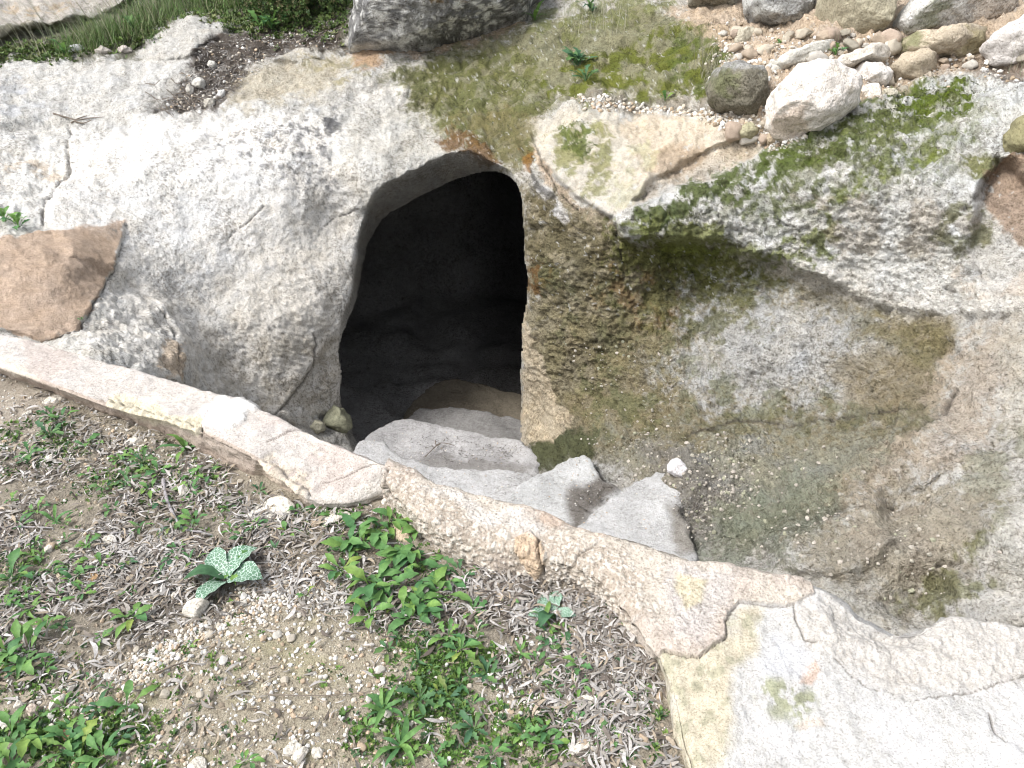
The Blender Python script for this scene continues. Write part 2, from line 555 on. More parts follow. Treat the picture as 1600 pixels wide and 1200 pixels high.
R_WALL = [(815,300),(850,300),(960,350),(1000,372),(1130,380),(1260,425),(1400,486),(1500,492),(1480,640),(1430,720),(1300,800),(1150,860),(1050,760),(930,720),(830,740),(815,640)]
z_wall = zone(R_WALL, 40)
z_pit = zone([(960,380),(1130,400),(1080,470),(1070,640),(1060,700),(900,660),(840,560),(850,420),(900,380)], 40)
z_white = zone([(1080,470),(1200,440),(1300,470),(1370,540),(1370,620),(1280,660),(1150,655),(1060,600)], 50)
z_left = sstep(s_left, -10, 20)
z_moss_top = sstep(s_mossy, -6, 8)
z_jamb = zone([(816,560),(822,478),(828,505),(840,540),(856,560),(868,592),(876,632),(902,650),(890,668),(858,690),(830,700),(812,712)], 10, 0.3)
z_floor = zone([(900,690),(1060,700),(1180,700),(1300,790),(1200,900),(900,900),(700,800)], 50)
z_soil = zone([(235,175),(262,158),(285,128),(318,126),(292,98),(320,62),(420,45),(530,30),(540,78),(470,78),(420,88),(385,105),(395,120),(365,150),(330,175)], 14)

# ---- relief noise, in metres, by region
strat = P0 @ np.array([0.25, 0.25, 1.0])
n_big = fbm(P0, 3.2, 3, 101)
n_mid = fbm(P0, 11, 4, 111)
n_fin = fbm(P0, 42, 3, 121, 0.6)
n_rdg = fbm(P0 * np.array([1, 1, 1.8]), 8, 4, 131, 0.55, True)
f1, f2, idn = worley(P0 + 0.02 * np.stack([w1, w2, w1], 1), 22, 4)
cell = np.clip(f2 - f1, 0, 1)
amp = 1.0 - 0.45 * z_left - 0.0 * z_floor - 0.6 * z_jamb
disp += n_big * 0.055 * (1 - 0.3 * z_left)
disp += n_mid * 0.034 * amp
far_ = 1 - 0.6 * sstep(P0[:, 1], 4.8, 6.0)
disp += far_ * n_fin * 0.0105 * (amp + 0.5 * z_pit + 0.2 * z_white + 0.1 * z_floor)
n_vf = fbm(P0, 105, 2, 128, 0.6)
disp += far_ * n_vf * 0.0032 * (amp + 0.4 + 1.1 * z_moss_top + 0.6 * z_wall)
disp += z_moss_top * n_fin * 0.007
disp += z_wall * (fbm(P0 @ np.array([[1, 0, 0.4], [0, 1, 0], [-0.4, 0, 1.15]]), 17, 5, 201, 0.66, True) * 0.020 + np.clip(n_fin, -1, 0) * 0.012)
disp += n_rdg * (0.010 + 0.014 * z_wall + 0.012 * z_moss_top - 0.008 * z_left)
disp += z_moss_top * fbm(P0 * np.array([1, 1, 2.2]), 24, 3, 137, 0.6, True) * 0.006
disp += (cell - 0.3) * (0.003 * z_moss_top + 0.003 + 0.010 * z_pit)
# knobbly, pitted wall right of the door
fb1, fb2, _i = worley(P0, 38, 9)
disp += z_pit * np.clip(0.45 - fb1, 0, 1) * 0.05 * sstep(perlin(P0, 13, 77), -0.2, 0.3)
# coarse worn tool marks on the lower right of the left outcrop, running diagonally
dg = P0 @ np.array([0.55, 0.2, 0.85])
z_tool = zone([(330,640),(290,560),(330,500),(420,420),(500,380),(545,440),(520,560),(470,650)], 90)
pq = P0 * np.array([1, 1, 1]) + np.outer(dg, np.array([0.55, 0.2, 0.85])) * 2.4
disp += z_tool * fbm(pq, 12, 3, 151, 0.6, True) * 0.013
# stepped layering of the mossy mass
lay = strat * 16 + n_mid * 1.8 + X * 0.004
lay = lay - np.floor(lay)
disp += z_moss_top * (sstep(lay, 0.0, 0.75) - sstep(lay, 0.86, 1.0)) * 0.022 * (0.5 + n_big)
# cracks
def crack(pts, w, depth, k=0.5):
    d = dline(X + w1 * 16 * k + w3 * 2, Y + w2 * 16 * k, pts)
    return np.exp(-(d / w) ** 2) * depth
CR = [([(345,385),(365,362),(390,345),(410,320)], 1.8, 0.022), ([(500,360),(520,345),(556,325)], 1.8, 0.02), ([(110,205),(105,240),(112,262),(95,290),(72,318),(66,345)], 3.5, 0.045),
      ([(60,525),(125,512),(140,490),(172,432),(192,380)], 2.2, 0.03), ([(245,480),(275,520),(278,590)], 2.5, 0.03), ([(490,520),(497,540),(490,575),(450,625),(430,650)], 2.6, 0.03),
      ([(968,350),(966,380),(975,410)], 3, 0.03), ([(1200,355),(1165,385),(1130,382)], 3, 0.03),
      ([(1060,690),(1150,660),(1250,670),(1350,655),(1450,640)], 5, 0.012), ([(1500,610),(1480,650),(1440,680)], 4, 0.03), ([(830,212),(850,260),(872,300),(905,330)], 2.6, 0.03),
      ([(1010,300),(1000,330),(990,345)], 2.5, 0.03), ([(1560,246),(1535,300),(1500,335)], 4, 0.03), ([(1258,468),(1268,472)], 5, 0.04), ([(1478,452),(1492,456)], 6, 0.05), ([(1508,428),(1530,426)], 6, 0.05), ([(1640,632),(1645,640)], 5, 0.04), ([(1380,775),(1388,782)], 7, 0.05), ([(1465,885),(1500,880)], 5, 0.04), ([(820,280),(860,320),(890,345),(930,370)], 2.5, 0.02)]
crk = np.zeros(len(X))
for pts, w, dp in CR:
    c = crack(pts, w * 0.62, 1.0) * sstep(n_fin + n_mid, -0.45, 0.1)
    crk = np.maximum(crk, c)
    disp -= c * dp * 0.6
z_bank = zone([(1100,20),(1170,-60),(1700,-60),(1700,120),(1560,115),(1440,122),(1330,168),(1200,215),(1130,180)], 30)
disp += z_bank * (fbm(P0, 14, 4, 161, 0.6, True) * 0.03 + np.clip(0.5 - f1, 0, 1) * 0.05)
z_crown = zone([(600,110),(700,70),(820,50),(1000,0),(1140,40),(1140,150),(1000,165),(880,170),(830,200),(820,250),(760,240),(690,205),(640,160)], 30)
fc1, fc2, _c = worley(P0 + 0.03 * np.stack([w2, w1, w1], 1), 7, 71)
disp += z_crown * (sstep(fc2 - fc1, 0.0, 0.25) * 0.016 * (0.5 + _c) + fbm(P0, 16, 4, 163, 0.6, True) * 0.010)
disp *= 0.35 + 0.65 * sstep(-s_hole, 0, 22)
disp *= 1 - 0.55 * sstep(s_slab, 0, 12)
disp *= 1 - 0.7 * rev * (s_hole < 0)
RAYN = CAM - P0; RAYN /= np.linalg.norm(RAYN, axis=1)[:, None]
P1 = P0 + N0 * disp[:, None] + RAYN * dsh[:, None]
P1 -= RAYN * tin[:, None]
# soft jamb: its bright light is painted into the colours below
N1 = grid_normals(P1, nr, nc)

# ---- colours (albedo)
tint = np.tile(np.array([0.47, 0.455, 0.42]), (len(X), 1))
WHT, GRY, CRM, TAN, OLV, MOS, BRN, SOI, DRK, PNK = (0.66,0.65,0.63), (0.33,0.325,0.32), (0.55,0.49,0.36), (0.40,0.315,0.225), (0.135,0.135,0.055), (0.090,0.112,0.030), (0.15,0.085,0.035), (0.075,0.058,0.045), (0.07,0.07,0.068), (0.44,0.32,0.23)
LY = [
 # left side
 ([(-900,60),(300,80),(420,170),(560,190),(540,330),(300,420),(120,380),(-900,420)], 60, (0.56,0.55,0.525), 0.85, 0, 0),
 (LEFTM, 30, (0.64,0.615,0.575), 0.8, 0, 0),
 ([(120,260),(300,190),(480,190),(430,330),(330,420),(240,430),(200,330)], 70, WHT, 0.75, 0, 0),
 ([(330,640),(290,560),(360,450),(480,330),(550,330),(545,640),(470,660)], 90, (0.52,0.485,0.425), 0.6, 5, -0.3),
 ([(360,640),(330,560),(450,520),(530,520),(540,600),(470,660)], 40, (0.33,0.29,0.22), 0.5, 9, 0.0),
 ([(160,520),(160,430),(230,440),(275,520),(275,600),(200,570),(130,530)], 14, (0.64,0.61,0.56), 0.85, 0, 0),
 ([(245,560),(262,530),(282,540),(285,592),(262,590)], 8, (0.5,0.36,0.22), 0.7, 0, 0),
 ([(-900,380),(-900,100),(30,110),(90,160),(60,190),(0,210)], 50, (0.42,0.45,0.52), 0.35, 6, 0.0),
 ([(0,255),(60,250),(110,275),(100,295),(50,275),(0,268)], 14, (0.50,0.38,0.25), 0.6, 9, -0.1),
 ([(100,320),(110,260),(160,240),(200,260),(180,320),(120,350)], 30, GRY, 0.55, 12, 0.08),
 ([(310,220),(370,190),(440,180),(530,200),(545,290),(480,310),(380,260),(330,260)], 30, (0.20,0.20,0.205), 0.75, 20, 0.10),
 ([(420,180),(540,165),(560,240),(500,300),(450,240)], 30, (0.10,0.10,0.105), 0.8, 24, 0.17),
 ([(505,178),(522,182),(532,205),(518,210),(506,200)], 6, (0.06,0.06,0.065), 0.9, 0, 0),
 ([(540,170),(600,150),(690,200),(640,260),(560,320),(530,260)], 40, (0.44,0.43,0.39), 0.6, 0, 0),
 # top left
 ([(-900,-120),(240,-120),(205,0),(150,25),(60,45),(-900,90)], 20, (0.47,0.43,0.38), 0.8, 0, 0),
 ([(0,10),(60,-5),(120,-5),(100,18),(20,30)], 14, (0.48,0.34,0.18), 0.6, 5, -0.1),
 ([(-900,60),(60,40),(170,22),(210,-10),(560,-60),(545,80),(420,70),(385,40),(300,22),(225,65),(215,95),(100,92),(60,75),(0,100),(-900,140)], 16, (0.10,0.095,0.05), 0.85, 5, -0.35),
 ([(235,175),(262,158),(285,128),(318,126),(292,98),(320,62),(420,45),(530,30),(540,78),(470,78),(420,88),(385,105),(395,120),(365,150),(330,175)], 12, SOI, 0.95, 0, 0),
 ([(380,120),(420,95),(520,85),(560,100),(500,150),(400,170),(350,172)], 22, (0.42,0.37,0.27), 0.8, 0, 0),
 ([(470,90),(540,80),(600,95),(580,125),(500,130)], 22, (0.25,0.22,0.09), 0.6, 6, -0.05),
 ([(545,80),(620,75),(590,105),(555,105)], 10, (0.42,0.26,0.14), 0.8, 0, 0),
 ([(620,72),(760,50),(810,25),(830,40),(760,75),(650,88)], 12, (0.40,0.29,0.19), 0.7, 0, 0),
 # arch crown, moss
 ([(600,120),(700,70),(820,50),(1000,0),(1140,40),(1140,140),(1000,165),(880,165),(830,190),(835,260),(760,250),(690,215),(640,170)], 30, (0.20,0.195,0.125), 0.95, 0, 0),
 ([(610,110),(720,85),(830,80),(860,160),(830,190),(840,270),(770,245),(700,205),(640,160)], 20, (0.125,0.13,0.055), 0.9, 13, -0.10),
 ([(700,190),(770,170),(840,190),(830,280),(800,265),(760,240)], 20, (0.17,0.15,0.08), 0.7, 10, -0.2),
 ([(850,110),(960,90),(1060,40),(1145,40),(1140,140),(1050,165),(900,165),(840,150)], 16, (0.11,0.125,0.025), 0.9, 7, -0.06),
 ([(1050,60),(1130,45),(1140,130),(1080,155),(1040,120)], 14, MOS, 0.85, 9, -0.02),
 ([(820,20),(900,-20),(1060,-20),(1040,40),(900,70),(830,60)], 20, (0.16,0.17,0.075), 0.8, 8, -0.05),
 ([(680,228),(700,205),(740,215),(790,258),(760,262),(715,240)], 10, (0.13,0.07,0.025), 0.85, 9, -0.25),
 ([(815,240),(835,235),(830,275),(818,270)], 6, (0.22,0.11,0.03), 0.8, 0, 0),
 # cream mortar masses right of the crown
 (BLOCK, 12, (0.50,0.465,0.40), 0.9, 0, 0),
 ([(960,180),(1100,185),(1220,215),(1260,210),(1190,250),(1030,300),(985,330),(960,330),(1000,260)], 18, (0.50,0.44,0.36), 0.9, 0, 0),
 ([(1015,240),(1060,225),(1110,235),(1100,262),(1040,275),(1012,262)], 8, (0.36,0.28,0.20), 0.7, 0, 0),
 ([(860,215),(940,190),(960,230),(950,300),(900,310),(865,260)], 16, (0.20,0.20,0.075), 0.8, 9, -0.05),
 ([(870,205),(920,195),(935,225),(910,245),(880,235)], 12, MOS, 0.9, 14, -0.1),
 ([(935,290),(1010,200),(1030,260),(985,330),(955,325)], 14, (0.38,0.375,0.23), 0.5, 8, 0.0),
 ([(833,230),(850,250),(868,285),(905,320),(968,350),(966,372),(915,350),(868,310),(840,260)], 7, (0.48,0.38,0.28), 0.85, 0, 0),
 # right wall
 (R_WALL, 30, (0.25,0.22,0.15), 0.95, 0, 0),
 ([(818,280),(850,300),(900,340),(960,380),(980,440),(900,470),(830,460),(818,340)], 20, (0.12,0.105,0.06), 0.75, 8, -0.15),
 ([(822,400),(860,400),(870,440),(845,470),(825,450)], 10, (0.17,0.08,0.025), 0.6, 22, -0.02),
 ([(835,278),(848,285),(870,310),(900,345),(888,350),(862,330),(842,305)], 5, (0.68,0.67,0.66), 0.9, 12, -0.15),
 ([(826,262),(838,275),(868,312),(860,318),(835,288)], 4, (0.09,0.085,0.08), 0.8, 0, 0),
 ([(960,360),(1130,380),(1260,425),(1230,470),(1100,470),(1000,440)], 46, (0.12,0.125,0.04), 0.92, 6, -0.3),
 ([(1000,370),(1100,380),(1180,400),(1200,450),(1050,440)], 24, (0.085,0.095,0.02), 0.6, 9, -0.1),
 ([(940,400),(1060,430),(1080,500),(1000,520),(940,470)], 26, (0.20,0.135,0.07), 0.7, 9, -0.05),
 ([(850,480),(960,470),(1070,560),(1080,680),(920,690),(870,600)], 30, (0.24,0.215,0.13), 0.7, 8, -0.1),
 ([(850,400),(960,420),(1000,560),(900,560),(850,480)], 20, (0.13,0.14,0.075), 0.5, 6, 0.0),
 ([(1080,480),(1150,450),(1250,460),(1340,500),(1375,560),(1360,630),(1250,650),(1120,645),(1060,590)], 120, (0.52,0.52,0.51), 0.95, 5, -0.42),
 ([(1230,430),(1330,465),(1430,500),(1500,530),(1490,600),(1430,590),(1370,530),(1300,480)], 80, (0.20,0.18,0.10), 0.7, 9, -0.1),
 ([(960,372),(1130,392),(1240,440),(1180,520),(1060,560),(980,480)], 60, (0.15,0.15,0.065), 0.75, 11, -0.05),
 ([(1050,560),(1200,600),(1400,640),(1460,660),(1300,690),(1080,680)], 50, (0.17,0.175,0.10), 0.7, 9, 0.0),
 ([(900,560),(1060,600),(1080,700),(930,690)], 50, (0.14,0.15,0.08), 0.6, 8, 0.0),
 ([(1300,550),(1400,560),(1480,600),(1460,640),(1380,650),(1320,620)], 30, (0.26,0.225,0.16), 0.75, 0, 0),
 ([(1040,660),(1150,640),(1300,650),(1450,630),(1460,665),(1340,690),(1150,690),(1060,700)], 30, (0.17,0.16,0.095), 0.7, 11, -0.1),
 ([(930,700),(1060,690),(1250,680),(1420,680),(1400,760),(1280,850),(1190,880),(1060,860),(1050,760)], 70, (0.30,0.295,0.24), 0.9, 0, 0),
 ([(1050,690),(1100,690),(1200,690),(1300,740),(1200,790),(1060,800)], 40, (0.30,0.295,0.275), 0.6, 6, 0.0),
 ([(1000,700),(1080,700),(1160,770),(1160,820),(1060,860),(1050,760)], 26, (0.22,0.205,0.19), 0.7, 0, 0),
 ([(1140,800),(1250,760),(1340,760),(1260,870),(1160,890),(1060,880)], 70, (0.235,0.25,0.19), 0.85, 5, -0.35),
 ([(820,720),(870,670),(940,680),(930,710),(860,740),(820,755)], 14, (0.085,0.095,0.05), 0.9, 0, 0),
 ([(816,560),(822,478),(828,505),(840,540),(856,560),(868,592),(876,632),(902,650),(890,668),(858,690),(830,700),(812,712)], 5, (0.56,0.49,0.38), 1.0, 0, 0),  # tan plaster jamb, with the light falling on it painted in as paler colour
 # lower right pit
 ([(1480,590),(1530,520),(1570,505),(1600,560),(1560,640),(1560,700),(1460,740),(1350,800),(1300,800),(1370,730),(1450,690),(1460,640)], 60, (0.42,0.36,0.29), 0.9, 9, -0.32),
 ([(1560,520),(1700,510),(1700,700),(1560,700),(1570,600)], 30, (0.46,0.43,0.36), 0.6, 0, 0),
 ([(1500,700),(1700,640),(1700,760),(1560,790),(1500,790)], 26, (0.25,0.25,0.17), 0.7, 6, -0.1),
 ([(1250,850),(1400,760),(1560,760),(1540,860),(1480,960),(1380,950),(1270,920)], 60, (0.31,0.275,0.205), 0.9, 7, -0.4),
 ([(1300,800),(1450,770),(1520,800),(1440,900),(1340,900)], 30, (0.33,0.285,0.225), 0.6, 6, -0.1),
 ([(1380,920),(1480,880),(1560,800),(1600,780),(1600,900),(1500,960),(1400,960)], 24, (0.16,0.165,0.05), 0.7, 8, -0.08),
 ([(1540,850),(1580,790),(1700,740),(1700,980),(1500,980)], 24, (0.52,0.50,0.46), 0.8, 5, -0.2),
 ([(1255,910),(1340,880),(1420,930),(1400,990),(1300,960)], 16, (0.42,0.41,0.37), 0.6, 12, -0.05),
 # mossy mass
 (MOSSY, 12, (0.55,0.55,0.53), 0.95, 0, 0),
 ([(1130,390),(1260,400),(1400,460),(1640,440),(1640,500),(1480,500),(1330,480),(1200,420)], 26, (0.60,0.57,0.52), 0.7, 0, 0),
 ([(1000,340),(1150,270),(1300,190),(1500,130),(1560,180),(1500,270),(1350,320),(1180,370),(1050,370)], 50, (0.25,0.26,0.20), 0.75, 12, -0.12),
 ([(1230,215),(1290,180),(1420,128),(1490,130),(1530,150),(1515,185),(1450,205),(1350,240),(1290,270),(1230,285)], 16, MOS, 0.9, 16, -0.08),
 ([(1150,265),(1230,215),(1500,140),(1520,220),(1440,265),(1330,310),(1220,350),(1120,340)], 30, (0.12,0.14,0.05), 0.85, 18, 0.03),
 ([(1400,150),(1440,128),(1500,130),(1530,150),(1515,180),(1450,190),(1400,180)], 20, (0.088,0.118,0.022), 0.95, 16, -0.14),
 ([(980,350),(1010,310),(1150,260),(1260,215),(1300,250),(1200,300),(1080,340),(1000,372)], 16, (0.09,0.12,0.028), 0.95, 12, -0.04),
 ([(970,350),(1050,330),(1150,370),(1260,425),(1150,400),(1040,392)], 16, (0.17,0.19,0.05), 0.9, 8, -0.16),
 ([(1300,270),(1460,220),(1500,260),(1400,290),(1300,320)], 26, (0.15,0.18,0.04), 0.8, 12, 0.10),
 ([(1180,370),(1260,365),(1300,330),(1330,380),(1280,420),(1200,400)], 14, (0.15,0.18,0.03), 0.85, 10, 0.0),
 ([(1240,300),(1420,310),(1540,330),(1540,400),(1300,400)], 26, (0.36,0.30,0.22), 0.5, 8, 0.0),
 ([(1480,310),(1540,320),(1560,380),(1500,400),(1460,370)], 14, (0.13,0.13,0.045), 0.8, 9, -0.15),
 ([(1505,250),(1560,240),(1560,275),(1520,280)], 10, (0.16,0.17,0.05), 0.85, 0, 0),
 ([(1535,262),(1570,245),(1900,250),(1900,370),(1600,385),(1560,350),(1535,310)], 10, (0.32,0.235,0.17), 0.95, 0, 0),
 ([(1480,410),(1540,400),(1640,420),(1640,480),(1520,480)], 20, (0.50,0.42,0.34), 0.6, 5, 0.0),
 # top right: mortar and dirt between the rubble stones
 ([(1050,20),(1170,-60),(1900,-60),(1900,130),(1560,115),(1440,122),(1330,168),(1200,215),(1130,200),(1110,150),(1150,100)], 16, (0.45,0.37,0.29), 0.95, 0, 0),
 ([(1100,170),(1200,190),(1250,215),(1150,215)], 12, (0.50,0.46,0.40), 0.7, 0, 0),
 ([(1480,100),(1600,110),(1600,135),(1530,125)], 10, (0.13,0.10,0.08), 0.7, 0, 0),
 ([(900,150),(1000,160),(1100,150),(1180,190),(1090,178),(960,176)], 8, (0.22,0.20,0.17), 0.8, 12, -0.2),
 (SLAB, 4, (0.44,0.325,0.235), 1.0, 0, 0),
 ([(130,352),(195,348),(190,372),(160,376)], 10, (0.48,0.38,0.30), 0.7, 0, 0),
]
paint(tint, X, Y, P0, LY)
# inside edge of the doorway
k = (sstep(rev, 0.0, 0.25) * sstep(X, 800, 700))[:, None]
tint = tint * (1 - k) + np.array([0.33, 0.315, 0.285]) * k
# grime settled in cracks, brightness drift, and a little moss in deep cells of the mossy mass
ck = np.clip(crk * 0.8, 0, 0.8)[:, None]
tint = tint * (1 - ck) + np.array([0.07, 0.06, 0.05]) * ck
mott = fbm(P0, 19, 5, 191, 0.78)
warm = fbm(P0, 7, 4, 195, 0.6)
tint *= (1 + 0.16 * n_mid + 0.12 * n_big + 0.08 * n_fin + (0.42 * mott * (1 - 0.45 * z_left)))[:, None]
tint *= np.stack([1 + 0.07 * warm, 1 + 0.01 * warm, 1 - 0.09 * warm], 1)
tint *= (1 - 0.10 * np.clip(z_wall + z_floor, 0, 1))[:, None]
g_ = tint.mean(1, keepdims=True)
tint = g_ + (tint - g_) * (0.86 + 0.30 * np.clip(z_wall + sstep(X, 600, 700) * sstep(-Y, -330, -200), 0, 1))[:, None]
sm = (z_moss_top * sstep(cell, 0.10, 0.02) * 0.25)[:, None]
tint = tint * (1 - sm) + np.array([0.13, 0.13, 0.08]) * sm
hollows = (sstep(n_rdg, 0.15, -0.55) * 0.35 * (0.5 + z_wall + z_moss_top))[:, None].clip(0, 0.7)  # darker tone in the low parts of the ridged relief
tint = tint * (1 - hollows) + np.array([0.11, 0.10, 0.07]) * hollows
fl = (sstep(fbm(P0, 30, 4, 171, 0.65), 0.27, 0.36) * sstep(X, 560, 640) * sstep(Y, 520, 460) * 0.75)[:, None]
tint = tint * (1 - fl) + np.array([0.50, 0.50, 0.48]) * fl
dl = (sstep(fbm(P0, 40, 4, 181, 0.65), 0.16, 0.25) * sstep(s_left, 0, 30) * sstep(fbm(P0, 3.0, 3, 185), -0.05, 0.25) * 0.6)[:, None]
tint = tint * (1 - dl) + np.array([0.17, 0.17, 0.165]) * dl
cl = (sstep(-n_rdg, -0.05, 0.5) * z_moss_top * 0.3)[:, None]
tint = tint * (1 - cl) + np.array([0.13, 0.13, 0.10]) * cl
tint = np.clip(tint, 0.01, 0.82)

FA = grid_faces(nr, nc)
fcx = X[FA].mean(1); fcy = Y[FA].mean(1)
fh = s_hole[FA].mean(1)
keep = fh < 0
# label each face with the mass it belongs to
sw_m, sw_s, sw_l, sw_b = (a[FA].mean(1) for a in (s_mossy, s_slab, s_left, s_block))
RIGHTW = [(814,262),(850,255),(905,325),(965,352),(1000,374),(1130,384),(1260,428),(1400,488),(1700,500),(2600,520),(2600,760),(1560,770),(1440,770),(1300,800),(1200,720),(1060,690),(930,700),(815,760)]
ARCH = [(540,200),(560,140),(640,100),(760,80),(900,40),(1060,10),(1145,35),(1145,150),(1100,178),(960,176),(850,188),(832,205),(832,240),(850,258),(810,300),(790,275),(690,290),(583,364),(560,330),(600,260)]
sw_r = sdf(X + w1 * 16, Y + w2 * 16, RIGHTW)[FA].mean(1)
sw_a = sdf(X + w1 * 16, Y + w2 * 16, ARCH)[FA].mean(1)
lab = np.zeros(len(FA), int)                       # 0 hillside
lab[fcy > 560] = 6                                 # 6 bottom of the cutting
lab[(sw_r > 0)] = 3
lab[(sw_a > 0)] = 2
lab[(sw_l > 0)] = 1
lab[(fcx < 330) & (fcy > 200) & (sw_l <= 0)] = 7
lab[(sw_b > 0)] = 5
lab[(sw_m > 0)] = 4
lab[(sw_s > 0)] = 8
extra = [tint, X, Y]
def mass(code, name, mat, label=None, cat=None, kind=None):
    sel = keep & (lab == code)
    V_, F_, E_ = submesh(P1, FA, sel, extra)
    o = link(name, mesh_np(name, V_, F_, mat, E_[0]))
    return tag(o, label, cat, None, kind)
mass(0, 'hillside', M['hill'], kind='structure')
mass(6, 'trench_floor', M['wall_rock'], kind='structure')
mass(1, 'limestone_outcrop', M['smooth_rock'], 'big smooth pale limestone mass left of the dark cave mouth', 'rock')
mass(2, 'cave_lintel', M['rough_rock'], 'moss-stained rock arching over the top of the cave mouth', 'rock')
mass(3, 'rock_wall', M['wall_rock'], 'damp brown and grey pitted rock wall right of the cave mouth', 'rock')
mass(4, 'mossy_outcrop', M['rough_rock'], 'rough grey overhanging rock with bright green moss on its top, at right', 'rock')
mass(5, 'plastered_rock', M['mortar'], 'cream mortared block with a moss patch beside the top right of the cave mouth', 'rock')
mass(7, 'pale_bedrock', M['smooth_rock'], 'bleached white bedrock shelf at the far left edge behind the kerb', 'rock')
mass(8, 'earthen_slab', M['mortar'], 'brown gritty mortar slab at the left edge behind the kerb', 'slab')

# ================================================================== CAVE INSIDE
HP = np.array(HOLE, float)
# resample
seg = np.linalg.norm(np.diff(np.vstack([HP, HP[:1]]), axis=0), axis=1)
cum = np.concatenate([[0], np.cumsum(seg)])
NR = 160
qs = np.linspace(0, cum[-1], NR, endpoint=False)
hp = np.stack([np.interp(qs, cum, np.append(HP[:, 0], HP[0, 0])), np.interp(qs, cum, np.append(HP[:, 1], HP[0, 1]))], 1)
cen = hp.mean(0)
out_ = hp - cen
out_ /= np.linalg.norm(out_, axis=1)[:, None]
hq = hp + out_ * 7
tb = tps_eval(FIT, hq[:, 0], hq[:, 1])
_bw = np.clip(sdf(hp[:, 0], hp[:, 1], OUTER) / 14, 0, 1)
R0 = at_t(hq[:, 0], hq[:, 1], tb + 0.08 + 0.42 * sstep(hq[:, 0], 815, 770) * _bw * sstep(hq[:, 1], 520, 430))
C0 = R0.mean(0)
rings = []
prof = [(0, 1.0, 0, 0), (0.06, 1.03, 0, 0), (0.16, 1.25, 0, 0), (0.36, 1.4, 0.0, 0), (0.6, 1.55, 0, 0), (0.9, 1.75, 0, 0), (1.2, 1.85, 0, 0), (1.5, 1.9, 0, 0), (1.8, 1.9, 0, 0), (2.1, 1.85, 0, 0), (2.4, 1.7, 0, 0), (2.7, 1.4, 0, 0), (2.85, 0.9, 0, 0), (2.9, 0.4, 0, 0)]
fine = np.linspace(0, 1, 60)
pd = np.interp(fine, np.linspace(0, 1, len(prof)), [p[0] for p in prof])
ps = np.interp(fine, np.linspace(0, 1, len(prof)), [p[1] for p in prof])
for d_k, s_k in zip(pd, ps):
    q = C0 + (R0 - C0) * np.array([s_k, max(0, 1 - d_k * 1.6), s_k]) + np.array([0, d_k, 0])
    q[:, 2] = np.clip(q[:, 2], -1.72, R0[:, 2].max() + 0.02 - 0.12 * min(1, d_k))
    rings.append(q)
rings.append(np.repeat(C0[None] + np.array([[0, 2.95, 0]]), NR, 0))
CV = np.concatenate(rings)
nrg = len(rings)
cn = CV - (C0 + np.array([0, 1.4, 0])); cn /= np.linalg.norm(cn, axis=1)[:, None]
depthw = np.repeat(np.clip(np.append(pd, 2.9) / 0.5, 0, 1), NR)
CV = CV - cn * (fbm(CV, 1.6, 4, 301)[:, None] * 0.25 + fbm(CV, 7, 4, 311, 0.6, True)[:, None] * 0.07) * depthw[:, None]
ii = np.arange(nrg - 1)[:, None] * NR
jj = np.arange(NR)[None]
j2 = (jj + 1) % NR
CF = np.stack([ii + jj, ii + j2, ii + NR + j2, ii + NR + jj], -1).reshape(-1, 4)
ct = np.array([0.17, 0.165, 0.16]) * (0.55 + 1.5 * sstep(-CV[:, 0], 0.0, 0.7))[:, None] * (1 + 0.5 * fbm(CV, 3, 4, 321))[:, None]  # dim light painted in: left wall paler, right side darker
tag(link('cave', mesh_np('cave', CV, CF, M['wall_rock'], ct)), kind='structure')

# ================================================================== STAIRS (steps cut down to the cave mouth)
def slab(name, poly_px, z, mat, depth=0.32, tintc=(0.42, 0.42, 0.42), parent=None, res=0.006, rr=0.035, seed=1, tilt=(0, 0), dark=None, amp=1.0):
    pp = chaikin(poly_px, 2)
    # densify and bring to the plane
    W = at_z(pp[:, 0], pp[:, 1], z)[:, :2]
    x0, y0 = W.min(0) - 0.06
    x1, y1 = W.max(0) + 0.06
    gx = np.arange(x0, x1, res); gy = np.arange(y0, y1, res)
    A, B = np.meshgrid(gx, gy[::-1])
    a, b = A.ravel(), B.ravel()
    Pq = np.stack([a, b, np.full(a.shape, z)], 1)
    wx, wy = fbm(Pq, 8, 4, seed), fbm(Pq, 8, 4, seed + 20)
    s = sdf(a + wx * 0.045, b + wy * 0.045, W) + fbm(Pq, 34, 3, seed + 13) * 0.012
    zz = z + fbm(Pq, 4, 3, seed + 5) * 0.028 * amp + fbm(Pq, 26, 4, seed + 7, 0.6) * 0.006 * amp
    e = np.clip(s / rr, 0, 1)
    zz -= rr * 0.6 * (1 - np.sqrt(1 - (1 - e) ** 2))
    zz -= np.clip(-s, 0, 0.03) / 0.03 * depth
    zz += (a - a.mean()) * tilt[0] + (b - b.mean()) * tilt[1]
    Pq[:, 2] = zz
    fa = grid_faces(len(gy), len(gx))
    sel = (s[fa].max(1) > -0.034)
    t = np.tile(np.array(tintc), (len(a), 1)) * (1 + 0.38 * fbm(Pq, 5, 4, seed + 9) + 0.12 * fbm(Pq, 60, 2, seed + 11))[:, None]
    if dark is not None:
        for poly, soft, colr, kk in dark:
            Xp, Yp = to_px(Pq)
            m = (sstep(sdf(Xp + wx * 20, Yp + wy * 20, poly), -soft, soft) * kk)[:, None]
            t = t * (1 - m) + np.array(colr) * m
    V_, F_, E_ = submesh(Pq, fa, sel, [t])
    return link(name, mesh_np(name, V_, F_, mat, E_[0]), parent)

